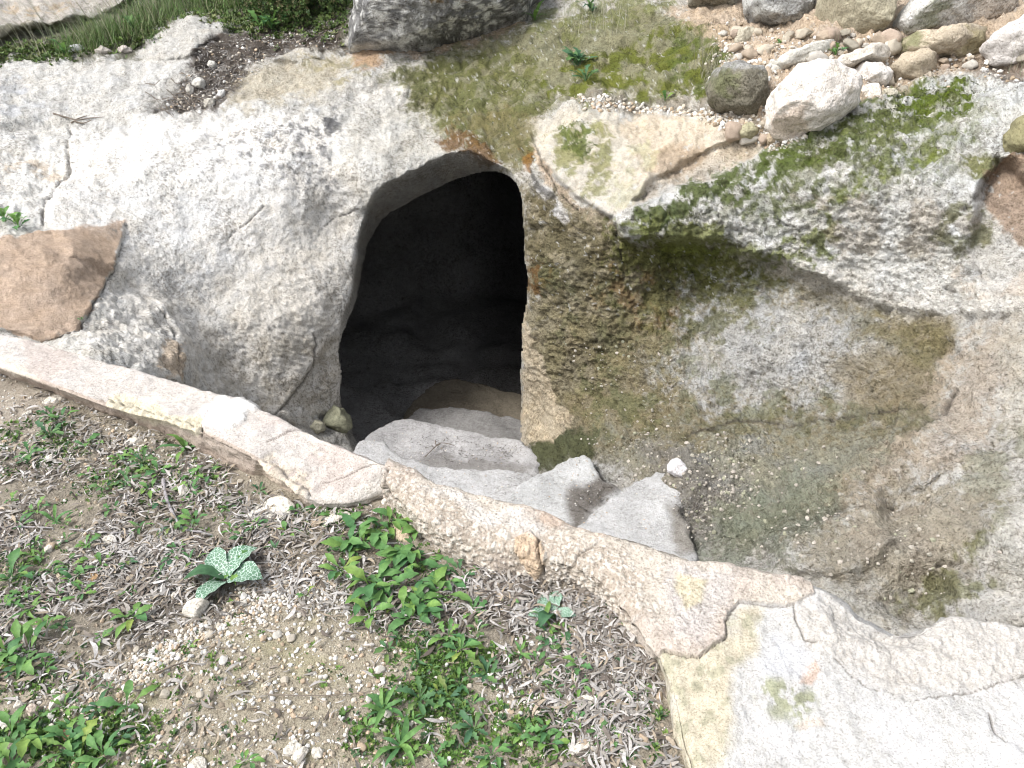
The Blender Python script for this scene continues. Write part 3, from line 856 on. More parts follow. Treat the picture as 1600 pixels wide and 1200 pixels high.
st = empty('staircase', (0, 0, 0))
tag(st, 'worn pale stone steps winding down from the kerb into the cave mouth', 'stairs')
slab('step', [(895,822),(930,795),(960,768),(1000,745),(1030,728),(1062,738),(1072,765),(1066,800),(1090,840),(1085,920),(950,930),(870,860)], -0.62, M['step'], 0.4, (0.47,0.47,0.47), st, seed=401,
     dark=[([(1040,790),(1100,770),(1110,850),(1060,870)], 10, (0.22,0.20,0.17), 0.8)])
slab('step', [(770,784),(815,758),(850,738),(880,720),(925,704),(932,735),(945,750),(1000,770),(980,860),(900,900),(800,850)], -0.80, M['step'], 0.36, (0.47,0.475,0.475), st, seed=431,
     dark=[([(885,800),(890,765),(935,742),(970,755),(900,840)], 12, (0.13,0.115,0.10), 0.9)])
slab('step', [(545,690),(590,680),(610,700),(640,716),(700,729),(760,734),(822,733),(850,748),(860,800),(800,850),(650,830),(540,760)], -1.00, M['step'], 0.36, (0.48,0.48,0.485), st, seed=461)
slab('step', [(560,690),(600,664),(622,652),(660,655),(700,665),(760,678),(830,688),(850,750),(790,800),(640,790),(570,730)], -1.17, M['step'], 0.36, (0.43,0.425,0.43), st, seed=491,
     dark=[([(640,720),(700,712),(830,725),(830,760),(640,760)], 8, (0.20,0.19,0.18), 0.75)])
slab('step', [(600,700),(640,640),(696,633),(760,642),(850,662),(860,730),(700,760),(600,740)], -1.33, M['step'], 0.36, (0.22,0.215,0.21), st, seed=521)  # last two steps: gloom of the cave put into darker tints
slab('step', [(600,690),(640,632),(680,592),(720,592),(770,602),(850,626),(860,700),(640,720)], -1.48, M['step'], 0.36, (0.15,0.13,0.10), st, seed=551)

# ================================================================== KERB AND APRON
def strip(table, ds=2.0, rows=(14, 130, 60, 14), ztop=0.12, drop=0.75, seed=601, warpamp=1.0, smooth=9):
    tb_ = np.array(table, float)          # Bx By Cx Cy Fx Fy zB zC
    mid = (tb_[:, 0:2] + tb_[:, 4:6]) / 2
    L = np.concatenate([[0], np.cumsum(np.linalg.norm(np.diff(mid, axis=0), axis=1))])
    n = int(L[-1] / ds)
    s = np.linspace(0, L[-1], n)
    Q = np.stack([np.interp(s, L, tb_[:, i]) for i in range(8)], 1)
    kz = max(3, int(smooth * 2.0 / ds))
    pad = np.pad(Q, ((kz, kz), (0, 0)), mode='edge')
    # linear edge padding
    for i in range(kz):
        pad[kz - 1 - i] = Q[0] + (Q[0] - Q[1]) * (i + 1)
        pad[-kz + i] = Q[-1] + (Q[-1] - Q[-2]) * (i + 1)
    ker = np.hanning(2 * kz + 3)[1:-1]; ker /= ker.sum()
    Q = np.stack([np.convolve(pad[:, i], ker, 'valid') for i in range(8)], 1)
    return s, Q

def build_strip(table, nrow_top, nrow_face, seed, ds=2.0, rnd=0.02, lean=0.03, drop=0.8):
    s, Q = strip(table, ds)
    B, C, Fp, zB, zC = Q[:, 0:2], Q[:, 2:4], Q[:, 4:6], Q[:, 6], Q[:, 7]
    WB = at_z(B[:, 0], B[:, 1], zB); WC = at_z(C[:, 0], C[:, 1], zC); WF = at_z(Fp[:, 0], Fp[:, 1], np.zeros(len(s)))
    rows = []; px = []; tt = []
    inward = WB - WC; inward[:, 2] = 0
    inward /= np.linalg.norm(inward, axis=1)[:, None] + 1e-9
    for k_ in range(40):                              # back face, down into the cutting
        f = 1 - k_ / 40
        p = WB + inward * (0.05 * (1 - (1 - min(1, f * 8)) ** 2)) * 1.0
        p = p + np.array([0, 0, -1]) * (drop * f + 0.02 * min(1, f * 8))
        rows.append(p); px.append(B + (B - C) * 0.02); tt.append(np.full(len(s), -f))
    for k_ in range(nrow_top):
        f = k_ / nrow_top
        p = WB * (1 - f) + WC * f
        hb = np.clip(f * np.linalg.norm(WC - WB, axis=1) / rnd, 0, 1); hc = np.clip((1 - f) * np.linalg.norm(WC - WB, axis=1) / rnd, 0, 1)
        p = p.copy(); p[:, 2] -= rnd * 0.6 * ((1 - np.sqrt(1 - (1 - hb) ** 2)) + (1 - np.sqrt(1 - (1 - hc) ** 2)))
        rows.append(p); px.append(B * (1 - f) + C * f); tt.append(np.full(len(s), f))
    outw = WF - WC; outw[:, 2] = 0
    wl_ = np.linalg.norm(outw, axis=1, keepdims=True); outw /= wl_ + 1e-9
    for k_ in range(nrow_face):
        f = k_ / (nrow_face - 1)
        h = 1 - f
        p = WC * (1 - f) + WF * f
        # convex face: falls steeper near the ground
        p = p.copy()
        p[:, 2] = zC * (1 - f ** 1.7) - rnd * 0.6 * (1 - f) ** 8
        rows.append(p); px.append(C * (1 - f) + Fp * f); tt.append(np.full(len(s), 1 + f))
    for k_ in range(1, 8):
        p = WF.copy() + outw * 0.004 * k_; p[:, 2] = -0.02 * k_
        rows.append(p); px.append(Fp + (Fp - C) * 0.01 * k_); tt.append(np.full(len(s), 2 + k_ * 0.01))
    V_ = np.concatenate(rows); PX = np.concatenate(px); TT = np.concatenate(tt)
    return V_, PX, TT, len(rows), len(s)

KT1 = [(-420,425,-420,470,-420,485,.12,.11),(-200,470,-200,520,-200,534,.12,.11),(0,521,0,572,0,587,.12,.11),(67,533,70,597,75,612,.12,.11),(169,565,165,632,170,650,.12,.11),(230,582,215,646,220,668,.12,.11),(287,596,262,655,258,682,.12,.11),(344,614,318,674,320,710,.13,.11),(371,619,350,690,350,726,.135,.11),
       (418,643,400,715,402,748,.13,.11),(500,680,466,764,464,784,.125,.075),(545,700,500,785,505,799,.12,.045),(590,718,552,782,555,795,.12,.04),(617,727,600,768,604,780,.12,.045),(640,739,618,776,618,786,.105,.03),(662,753,636,788,636,796,.08,.02)]
KT2 = [(606,722,600,752,600,772,.12,.10),(645,737,628,775,622,803,.12,.10),(669,753,650,800,652,835,.12,.10),(720,765,695,825,695,868,.12,.10),(780,778,750,845,745,893,.12,.09),(840,800,825,860,830,907,.12,.09),(895,822,885,875,895,914,.12,.09),(950,837,935,895,948,942,.12,.09),
       (1010,852,970,930,980,984,.12,.08),(1072,872,1000,970,1014,1018,.12,.08),(1140,886,1025,1010,1032,1045,.12,.07),(1165,890,1040,1035,1040,1068,.12,.06),(1215,901,1052,1075,1042,1100,.12,.06),(1262,911,1060,1110,1048,1135,.12,.05),(1296,925,1068,1150,1054,1170,.115,.05),(1340,960,1080,1200,1066,1215,.10,.05),
       (1400,985,1120,1290,1105,1305,.085,.05),(1440,982,1200,1380,1190,1400,.085,.05),(1475,964,1300,1430,1290,1450,.09,.05),(1532,966,1450,1450,1445,1470,.09,.05),(1600,975,1600,1450,1600,1470,.09,.05),(1850,1010,1900,1450,1900,1470,.09,.05),(2300,1060,2400,1450,2400,1470,.09,.05)]

# --- long smooth kerb at left
V_, PX, TT, nr_, nc_ = build_strip(KT1, 60, 40, 611)
a, b = PX[:, 0], PX[:, 1]
N_ = grid_normals(V_, nr_, nc_)
q1, q2, q3 = fbm(V_, 5, 4, 612), fbm(V_, 22, 4, 613), fbm(V_, 70, 2, 614)
k1, k2 = fbm(V_, 9, 4, 615), fbm(V_, 9, 4, 616)
WHITEP = [(318,665),(318,640),(345,616),(372,617),(395,628),(400,645),(372,662),(345,672)]
s_w = sdf(a + k1 * 26, b + k2 * 26, WHITEP)
YEL = [(166,640),(168,620),(195,614),(225,622),(258,635),(262,650),(312,650),(318,655),(312,690),(280,680),(235,668),(190,652)]
s_y = sdf(a + k1 * 8, b + k2 * 8, YEL)
BRK = [(405,718),(432,705),(445,730),(490,745),(480,790),(400,760)]
s_bk = sdf(a + k1 * 12, b + k2 * 12, BRK)
END = [(470,800),(480,772),(540,770),(590,745),(640,735),(640,800),(500,820)]
s_e = sdf(a + k1 * 8, b + k2 * 8, END)
dd = q1 * 0.014 + q2 * 0.006 + q3 * 0.002 + 0.008 * sstep(s_w, -3, 3) - 0.008 * sstep(s_y, -2, 3) * (1 - 0.8 * q2 - 0.8 * q3) - 0.012 * sstep(s_bk, -3, 4) * (1 - q2) 
dd += (TT > 1) * (q2 * 0.008)
KC = [[(317,690),(316,660),(330,640)],[(505,755),(540,745),(560,730),(590,722)],[(420,690),(450,676),(480,668)]]
ckk = np.zeros(len(a))
for pts in KC:
    ckk = np.maximum(ckk, np.exp(-(dline(a + k1 * 12, b + k2 * 12, pts) / 0.9) ** 2))
dd -= ckk * 0.004
V_ = V_ + N_ * dd[:, None]
tt_ = np.tile([0.47, 0.43, 0.395], (len(a), 1))
def blend(t, m, c, k=1.0):
    m = (np.clip(m, 0, 1) * k)[:, None]
    return t * (1 - m) + np.array(c) * m
tt_ = blend(tt_, sstep(q1, -0.1, 0.35), (0.50, 0.465, 0.44), 0.8)
tt_ = blend(tt_, sstep(fbm(V_, 4, 4, 620), 0.05, 0.25), (0.46, 0.37, 0.325), 0.5)
tt_ = blend(tt_, sstep(fbm(V_, 14, 5, 621, 0.6), 0.18, 0.26), (0.60, 0.55, 0.48), 0.7)
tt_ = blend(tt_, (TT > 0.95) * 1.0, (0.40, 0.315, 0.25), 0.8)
tt_ = blend(tt_, sstep(s_w, -3, 3), (0.66, 0.645, 0.62))
tt_ = blend(tt_, sstep(s_y, -2, 2), (0.57, 0.51, 0.36), 0.9)
tt_ = blend(tt_, sstep(s_bk, -3, 3) * (q2 > -0.2), (0.60, 0.52, 0.41), 0.8)
tt_ = blend(tt_, sstep(s_e + 8 * q2, -6, 6), (0.60, 0.555, 0.50), 0.75)
tt_ = blend(tt_, sstep(sdf(a + k1 * 20, b + k2 * 20, [(-30,580),(-30,560),(20,560),(32,578),(60,590),(20,600)]), -6, 6), (0.62,0.55,0.46), 0.8)
tt_ = blend(tt_, ckk, (0.12, 0.09, 0.07), 0.8)
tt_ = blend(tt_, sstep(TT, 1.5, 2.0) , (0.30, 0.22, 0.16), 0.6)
g_ = tt_.mean(1, keepdims=True); tt_ = g_ + (tt_ - g_) * 0.8
tt_ *= (1 + 0.26 * fbm(V_, 22, 5, 799, 0.75))[:, None]
tt_ *= (1 + 0.10 * q2 + 0.06 * q3)[:, None]
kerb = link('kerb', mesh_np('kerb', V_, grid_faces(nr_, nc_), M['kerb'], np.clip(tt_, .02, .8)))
tag(kerb, 'long smooth pinkish rendered kerb running from the left edge past the weeds', 'kerb')

# --- rough pebbly kerb and the white apron
V_, PX, TT, nr_, nc_ = build_strip(KT2, 190, 50, 711)
a, b = PX[:, 0], PX[:, 1]
N_ = grid_normals(V_, nr_, nc_)
q1, q2, q3 = fbm(V_, 5, 4, 712), fbm(V_, 20, 4, 713), fbm(V_, 75, 2, 714)
k1, k2 = fbm(V_, 9, 4, 715), fbm(V_, 9, 4, 716)
CRUST = [(560,700),(1180,860),(1262,900),(1272,925),(1240,946),(1185,948),(1150,944),(1136,962),(1131,990),(1125,1008),(1105,1020),(1084,1032),(1060,1028),(1034,1020),(1010,1060),(560,1000)]
s_c = sdf(a + k1 * 12 + q2 * 5, b + k2 * 12 + q3 * 3, CRUST)
crust = sstep(s_c, -1.5, 1.5)
f1, f2, idn = worley(V_, 95, 31)
peb = np.clip(0.5 - f1, 0, 1)
f1b, f2b, idb = worley(V_, 42, 35)
pebb = np.clip(0.42 - f1b, 0, 1)
ROUGH = [(600,720),(660,750),(780,800),(950,860),(1010,900),(1000,1000),(900,930),(700,900),(600,800)]
z_r = sstep(sdf(a + k1 * 30, b + k2 * 30, ROUGH), -15, 15)
RIM = [(1180,900),(1262,905),(1300,925),(1345,962),(1400,985),(1475,962),(1900,975),(1900,1080),(1500,1110),(1400,1110),(1300,1050),(1240,1010),(1240,950)]
z_rim = sstep(sdf(a + k1 * 26, b + k2 * 26, RIM), -22, 22)
SLUMP = [(1290,935),(1350,960),(1400,985),(1470,970),(1440,1010),(1380,1015),(1310,985)]
z_sl = sstep(sdf(a + k1 * 14, b + k2 * 14, SLUMP), -18, 18)
BRKB = [(805,845),(830,835),(850,850),(856,885),(840,905),(815,880)]
s_bb = sdf(a + k1 * 6, b + k2 * 6, BRKB)
face = sstep(TT, 0.5, 1.2)
dd = q1 * 0.020 + q2 * 0.008 + q3 * 0.002 + crust * 0.009
dd += (z_r * (0.4 + 0.6 * face) + 0.25 * z_rim + 0.1) * (peb * 0.016 + pebb * 0.022)
dd += z_rim * fbm(V_, 50, 3, 721) * 0.006
dd -= z_sl * 0.03
dd += z_sl * fbm(V_ * np.array([1, 1, 1]), 26, 4, 722, 0.6, True) * 0.012
dd += 0.010 * sstep(s_bb, -2, 3)
KC = [([(1034,1022),(1060,1030),(1084,1034),(1106,1022),(1128,1006),(1133,980),(1140,960),(1152,946)], 1.6, 0.014), ([(1150,946),(1185,952),(1240,948)], 1.5, 0.010), ([(1240,948),(1244,990),(1250,1008),(1268,1013)], 1.8, 0.015), ([(846,846),(850,870),(855,888),(853,900)], 3.0, 0.03),
      ([(606,735),(604,755),(615,775)], 3.5, 0.02), ([(1600,1078),(1555,1095),(1520,1112),(1480,1118),(1420,1130)], 1.8, 0.012), ([(1545,1150),(1550,1180),(1570,1200)], 2.5, 0.02), ([(890,905),(905,870),(930,850)], 1.6, 0.01), ([(1290,1035),(1320,1075),(1340,1095),(1375,1100)], 1.4, 0.008)]
ckk = np.zeros(len(a))
for pts, w, dp in KC:
    c = np.exp(-(dline(a + k1 * 12 + q2 * 5, b + k2 * 12 + q3 * 3, pts) / (w * 0.6)) ** 2)
    ckk = np.maximum(ckk, c); dd -= c * dp * 0.6
V_ = V_ + N_ * dd[:, None]
tt_ = np.tile([0.455, 0.447, 0.432], (len(a), 1))
tt_ = blend(tt_, z_rim, (0.46, 0.425, 0.38), 0.7)
tt_ = blend(tt_, sstep(fbm(V_, 4, 4, 731), 0.02, 0.3), (0.55, 0.545, 0.55), 0.6)
tt_ = blend(tt_, sstep(fbm(V_, 22, 5, 736, 0.7) , 0.14, 0.26), (0.46, 0.45, 0.43), 0.55)
# greenish stained foot at the left edge of the apron
GRN = [(1020,1010),(1120,1010),(1150,960),(1190,960),(1175,1010),(1150,1060),(1135,1110),(1130,1220),(1100,1320),(1040,1320),(1030,1100)]
m = sstep(sdf(a + k1 * 40, b + k2 * 40, GRN), -16, 16)
tt_ = blend(tt_, m, (0.47, 0.41, 0.28), 0.85)
tt_ = blend(tt_, m * sstep(fbm(V_, 26, 4, 732), 0.05, 0.2), (0.27, 0.27, 0.17), 0.6)
m = sstep(sdf(a + k1 * 40, b + k2 * 40, [(1165,1085),(1190,1072),(1240,1078),(1280,1095),(1275,1120),(1240,1145),(1205,1130),(1180,1110)]), -10, 10)
tt_ = blend(tt_, m * sstep(fbm(V_, 34, 4, 733), -0.15, 0.02), (0.26, 0.275, 0.15), 0.85)
m = sstep(sdf(a + k1 * 20, b + k2 * 20, [(1240,1075),(1242,1052),(1262,1042),(1270,1060),(1262,1080)]), -3, 3)
tt_ = blend(tt_, m, (0.46, 0.34, 0.265), 0.9)
m = sstep(sdf(a + k1 * 20, b + k2 * 20, [(1230,1145),(1275,1138),(1280,1152),(1245,1160)]), -4, 4)
tt_ = blend(tt_, m, (0.50, 0.42, 0.34), 0.7)
m = sstep(sdf(a + k1 * 40, b + k2 * 40, [(1180,1020),(1240,1015),(1250,1060),(1230,1070),(1190,1070)]), -12, 12)
tt_ = blend(tt_, m, (0.50, 0.51, 0.545), 0.6)
tt_ = blend(tt_, z_sl * sstep(fbm(V_, 24, 4, 734), -0.1, 0.15), (0.33, 0.32, 0.30), 0.6)
c0 = np.tile([0.54, 0.475, 0.40], (len(a), 1))
c0 = blend(c0, sstep(q1, 0.0, 0.3), (0.50, 0.42, 0.36), 0.8)
c0 = blend(c0, z_r * sstep(idb, 0.3, 0.5) * (pebb > 0.05), (0.62, 0.57, 0.49), 0.6)
c0 = blend(c0, z_r * (peb > 0.12) * sstep(idn, 0.55, 0.6), (0.66, 0.63, 0.57), 0.6)
c0 = blend(c0, z_r * sstep(peb + pebb, 0.12, 0.0), (0.33, 0.26, 0.19), 0.55)
c0 = blend(c0, sstep(s_bb, -2, 2), (0.57, 0.41, 0.26), 0.85)
c0 = blend(c0, sstep(sdf(a + k1 * 20, b + k2 * 20, [(1040,890),(1080,880),(1150,900),(1130,960),(1100,1010),(1050,1000)]), -12, 12), (0.49, 0.45, 0.425), 0.8)
c0 = blend(c0, sstep(sdf(a + k1 * 20, b + k2 * 20, [(1050,900),(1100,905),(1095,940),(1075,960),(1060,930)]), -5, 5), (0.58, 0.50, 0.30), 0.7)
c0 = blend(c0, sstep(sdf(a + k1 * 30, b + k2 * 30, [(780,770),(850,795),(900,815),(950,830),(950,845),(850,820)]), -6, 6), (0.50, 0.36, 0.26), 0.6)
c0 = blend(c0, sstep(sdf(a + k1 * 30, b + k2 * 30, [(660,760),(760,790),(860,830),(840,845),(740,815)]), -8, 8), (0.56, 0.53, 0.50), 0.6)
tt_ = tt_ * (1 - crust[:, None]) + c0 * crust[:, None]
tt_ = blend(tt_, ckk, (0.11, 0.09, 0.07), 0.8)
g_ = tt_.mean(1, keepdims=True); tt_ = g_ + (tt_ - g_) * 0.8
tt_ *= (1 + 0.26 * fbm(V_, 22, 5, 799, 0.75))[:, None]
tt_ *= (1 + 0.10 * q2 + 0.08 * q3)[:, None]
tt_ = np.clip(tt_, .02, .8)
FAk = grid_faces(nr_, nc_)
isc = s_c[FAk].mean(1) > 0
for selm, nm, mt, lb in ((isc, 'kerb', 'kerb_rough', 'rough pebbly kerb between the big weed clump and the steps'), (~isc, 'plaster_apron', 'plaster', 'white cracked plaster apron filling the lower right corner')):
    A_, B_, E_ = submesh(V_, FAk, selm, [tt_])
    tag(link(nm, mesh_np(nm, A_, B_, M[mt], E_[0])), lb, 'kerb' if nm == 'kerb' else 'plaster')
KB_F = np.array([(r[4], r[5]) for r in KT1[:-1]] + [(r[4], r[5]) for r in KT2], float)
KB_W = at_z(KB_F[:, 0], KB_F[:, 1], 0.0)[:, :2]

# ================================================================== GROUND
# world polygon lying under and behind the kerb: no ground there
far = np.array([[30, KB_W[-1, 1]], [30, 60], [-30, 60], [-30, KB_W[0, 1] + 6.0]])
BEH = np.vstack([KB_W, far])
gx = np.concatenate([-np.geomspace(3.2, 60, 30)[::-1], np.arange(-3.0, 1.2, 0.0065), np.geomspace(1.25, 60, 30)])
gy = np.concatenate([-np.geomspace(0.5, 60, 24)[::-1], np.arange(0.2, 3.6, 0.0065), np.geomspace(3.65, 60, 24)])[::-1]
A, B = np.meshgrid(gx, gy)
ga, gb = A.ravel(), B.ravel()
P = np.stack([ga, gb, np.zeros(len(ga))], 1)
s = sdf(ga, gb, BEH)
LITTER_PX = [(0,640),(120,640),(260,690),(340,720),(450,790),(600,800),(740,895),(900,915),(1000,1005),(1040,1060),(1060,1200),(900,1200),(820,1100),(700,1010),(560,960),(480,930),(380,950),(300,990),(180,1050),(0,1060)]
SAND_PX = [(150,1120),(260,1010),(400,950),(520,950),(600,980),(640,1040),(560,1080),(560,1200),(200,1200)]
gpx, gpy = to_px(P)
vis = (gb > 0.3)
q1, q2, q3 = fbm(P, 2.2, 4, 801), fbm(P, 12, 4, 802), fbm(P, 50, 3, 803)
z = q1 * 0.018 + q2 * 0.008 + q3 * 0.0035
z += 0.012 * sstep(s, -0.25, 0.0) * vis
P[:, 2] = z
t = np.tile([0.40, 0.355, 0.28], (len(ga), 1))
m_s = np.where(vis, sstep(sdf(gpx + q2 * 50, gpy + q1 * 50, SAND_PX), -25, 25), 0)
m_l = np.where(vis, sstep(sdf(gpx + q2 * 50, gpy + q1 * 50, LITTER_PX), -25, 25), 0)
t = blend(t, m_l, (0.29, 0.255, 0.205), 0.7)
t = blend(t, m_s, (0.40, 0.355, 0.275), 0.95)
t = blend(t, m_s * sstep(fbm(P, 6, 4, 811), 0.0, 0.25), (0.36, 0.335, 0.20), 0.5)
m = np.where(vis, sstep(sdf(gpx + q2 * 30, gpy + q1 * 30, [(-50,570),(40,605),(110,640),(90,690),(-50,720)]), -15, 15), 0)
t = blend(t, m, (0.42, 0.37, 0.31), 0.9)
t *= (1 + 0.25 * q2 + 0.22 * q3 + 0.12 * q1)[:, None]
fa = grid_faces(len(gy), len(gx))
sel = s[fa].max(1) < 0.04
V_, F_, E_ = submesh(P, fa, sel, [t])
tag(link('ground', mesh_np('ground', V_, F_, M['soil'], E_[0])), kind='structure')
def ground_z(x, y):
    Q = np.array([[x, y, 0.0]])
    return float(fbm(Q, 2.2, 4, 801)[0] * 0.018 + fbm(Q, 12, 4, 802)[0] * 0.008 + fbm(Q, 50, 3, 803)[0] * 0.0035)

# ================================================================== helpers for scattered things
def surf(px, py):
    """point on the rock relief seen at that pixel of the photograph"""
    i = int(round(np.interp(py, ys, np.arange(nr)))); j = int(round(np.interp(px, xs, np.arange(nc))))
    return P1[i * nc + j].copy()
def surf_n(px, py):
    i = int(round(np.interp(py, ys, np.arange(nr)))); j = int(round(np.interp(px, xs, np.arange(nc))))
    n = N0[i * nc + j]
    return n / np.linalg.norm(n)

def ico(sub):
    bm = bmesh.new()
    bmesh.ops.create_icosphere(bm, subdivisions=sub, radius=1.0)
    v = np.array([x.co[:] for x in bm.verts]); f = np.array([[y.index for y in x.verts] for x in bm.faces])
    bm.free()
    return v, f
ICO = {k: ico(k) for k in (1, 2, 3, 4, 5, 6)}

def stone_shape(sub, seed, cuts=9, rough=0.06, flat=0.75):
    """angular weathered stone: sphere trimmed by random planes, then roughened"""
    v, f = ICO[sub]
    v = v.copy()
    r = np.random.default_rng(seed)
    for _ in range(cuts):
        n = r.normal(size=3); n /= np.linalg.norm(n)
        d = r.uniform(0.55, 0.88)
        k = v @ n
        over = np.clip(k - d, 0, None)
        v -= np.outer(over * 0.92, n)
    ns = v + r.uniform(-50, 50, 3)
    u = v / np.linalg.norm(v, axis=1)[:, None]
    v = v + u * (fbm(ns, 1.6, 4, seed % 900) * rough * 2.2)[:, None]
    if sub >= 3:
        v = v + u * (fbm(ns, 6, 3, seed % 900 + 3) * rough * 0.8)[:, None]
    v *= np.array([1, r.uniform(0.7, 1.0), flat * r.uniform(0.75, 1.1)])
    return v, f

def bulk(name, tv, tf, pos, rot, scl, tcol, mat, smooth=False):
    """many copies of little template shapes as one mesh; tv list of variants"""
    Vs, Fs, Ts = [], [], []
    base = 0
    n = len(pos)
    which = RNG.integers(0, len(tv), n)
    for w in range(len(tv)):
        ids = np.nonzero(which == w)[0]
        if not len(ids): continue
        v = tv[w][None] * scl[ids][:, None, :] if scl.ndim == 2 else tv[w][None] * scl[ids][:, None, None]
        v = np.einsum('nij,nkj->nki', rot[ids], v) + pos[ids][:, None, :]
        k = tv[w].shape[0]
        f = tf[w][None] + (np.arange(len(ids)) * k)[:, None, None] + base
        Vs.append(v.reshape(-1, 3)); Fs.append(f.reshape(-1, tf[w].shape[1]))
        Ts.append(np.repeat(tcol[ids], k, 0))
        base += len(ids) * k
    return link(name, mesh_np(name, np.concatenate(Vs), np.concatenate(Fs), mat, np.concatenate(Ts), smooth=smooth))

def rots(n, tilt=0.3, normals=None):
    """random yaw plus a little tilt"""
    yaw = RNG.uniform(0, 2 * math.pi, n)
    ax = RNG.normal(0, tilt, n); ay = RNG.normal(0, tilt, n)
    cz, sz = np.cos(yaw), np.sin(yaw)
    Rz = np.zeros((n, 3, 3)); Rz[:, 0, 0] = cz; Rz[:, 0, 1] = -sz; Rz[:, 1, 0] = sz; Rz[:, 1, 1] = cz; Rz[:, 2, 2] = 1
    Rx = np.zeros((n, 3, 3)); Rx[:, 0, 0] = 1; Rx[:, 1, 1] = np.cos(ax); Rx[:, 1, 2] = -np.sin(ax); Rx[:, 2, 1] = np.sin(ax); Rx[:, 2, 2] = np.cos(ax)
    Ry = np.zeros((n, 3, 3)); Ry[:, 1, 1] = 1; Ry[:, 0, 0] = np.cos(ay); Ry[:, 0, 2] = np.sin(ay); Ry[:, 2, 0] = -np.sin(ay); Ry[:, 2, 2] = np.cos(ay)
    R_ = Rz @ Rx @ Ry
    if normals is not None:
        z = normals / np.linalg.norm(normals, axis=1)[:, None]
        x = np.cross(np.tile([0.0, 1.0, 0.01], (n, 1)), z); x /= np.linalg.norm(x, axis=1)[:, None]
        y = np.cross(z, x)
        B_ = np.stack([x, y, z], -1)
        R_ = B_ @ R_
    return R_

def pick(polys, n, soft=25):
    """n random pixels inside any of the polygons (ragged edge)"""
    out = []
    pa = np.concatenate([np.array(p, float) for p in polys])
    x0, y0 = pa.min(0) - soft; x1, y1 = pa.max(0) + soft
    tot = 0
    while tot < n:
        x = RNG.uniform(x0, x1, n * 3); y = RNG.uniform(y0, y1, n * 3)
        k = np.zeros(len(x))
        for p in polys:
            k = np.maximum(k, sstep(sdf(x, y, p) + RNG.normal(0, soft * 0.4, len(x)), -soft * 0.5, soft * 0.5))
        m = RNG.random(len(x)) < k
        out.append(np.stack([x[m], y[m]], 1)); tot += m.sum()
    return np.concatenate(out)[:n]

def on_ground(pxy, clump=None, seed=0):
    W = at_z(pxy[:, 0], pxy[:, 1], np.zeros(len(pxy)))
    s_ = sdf(W[:, 0], W[:, 1], BEH)
    k = s_ < -0.005
    if clump:
        k &= fbm(W, clump[0], 3, seed) > clump[1] + RNG.normal(0, 0.12, len(W))
    W = W[k]
    Q = W.copy(); Q[:, 2] = 0
    W[:, 2] = fbm(Q, 2.2, 4, 801) * 0.018 + fbm(Q, 12, 4, 802) * 0.008 + fbm(Q, 50, 3, 803) * 0.0035 + 0.012 * sstep(s_[k], -0.25, 0.0)
    return W

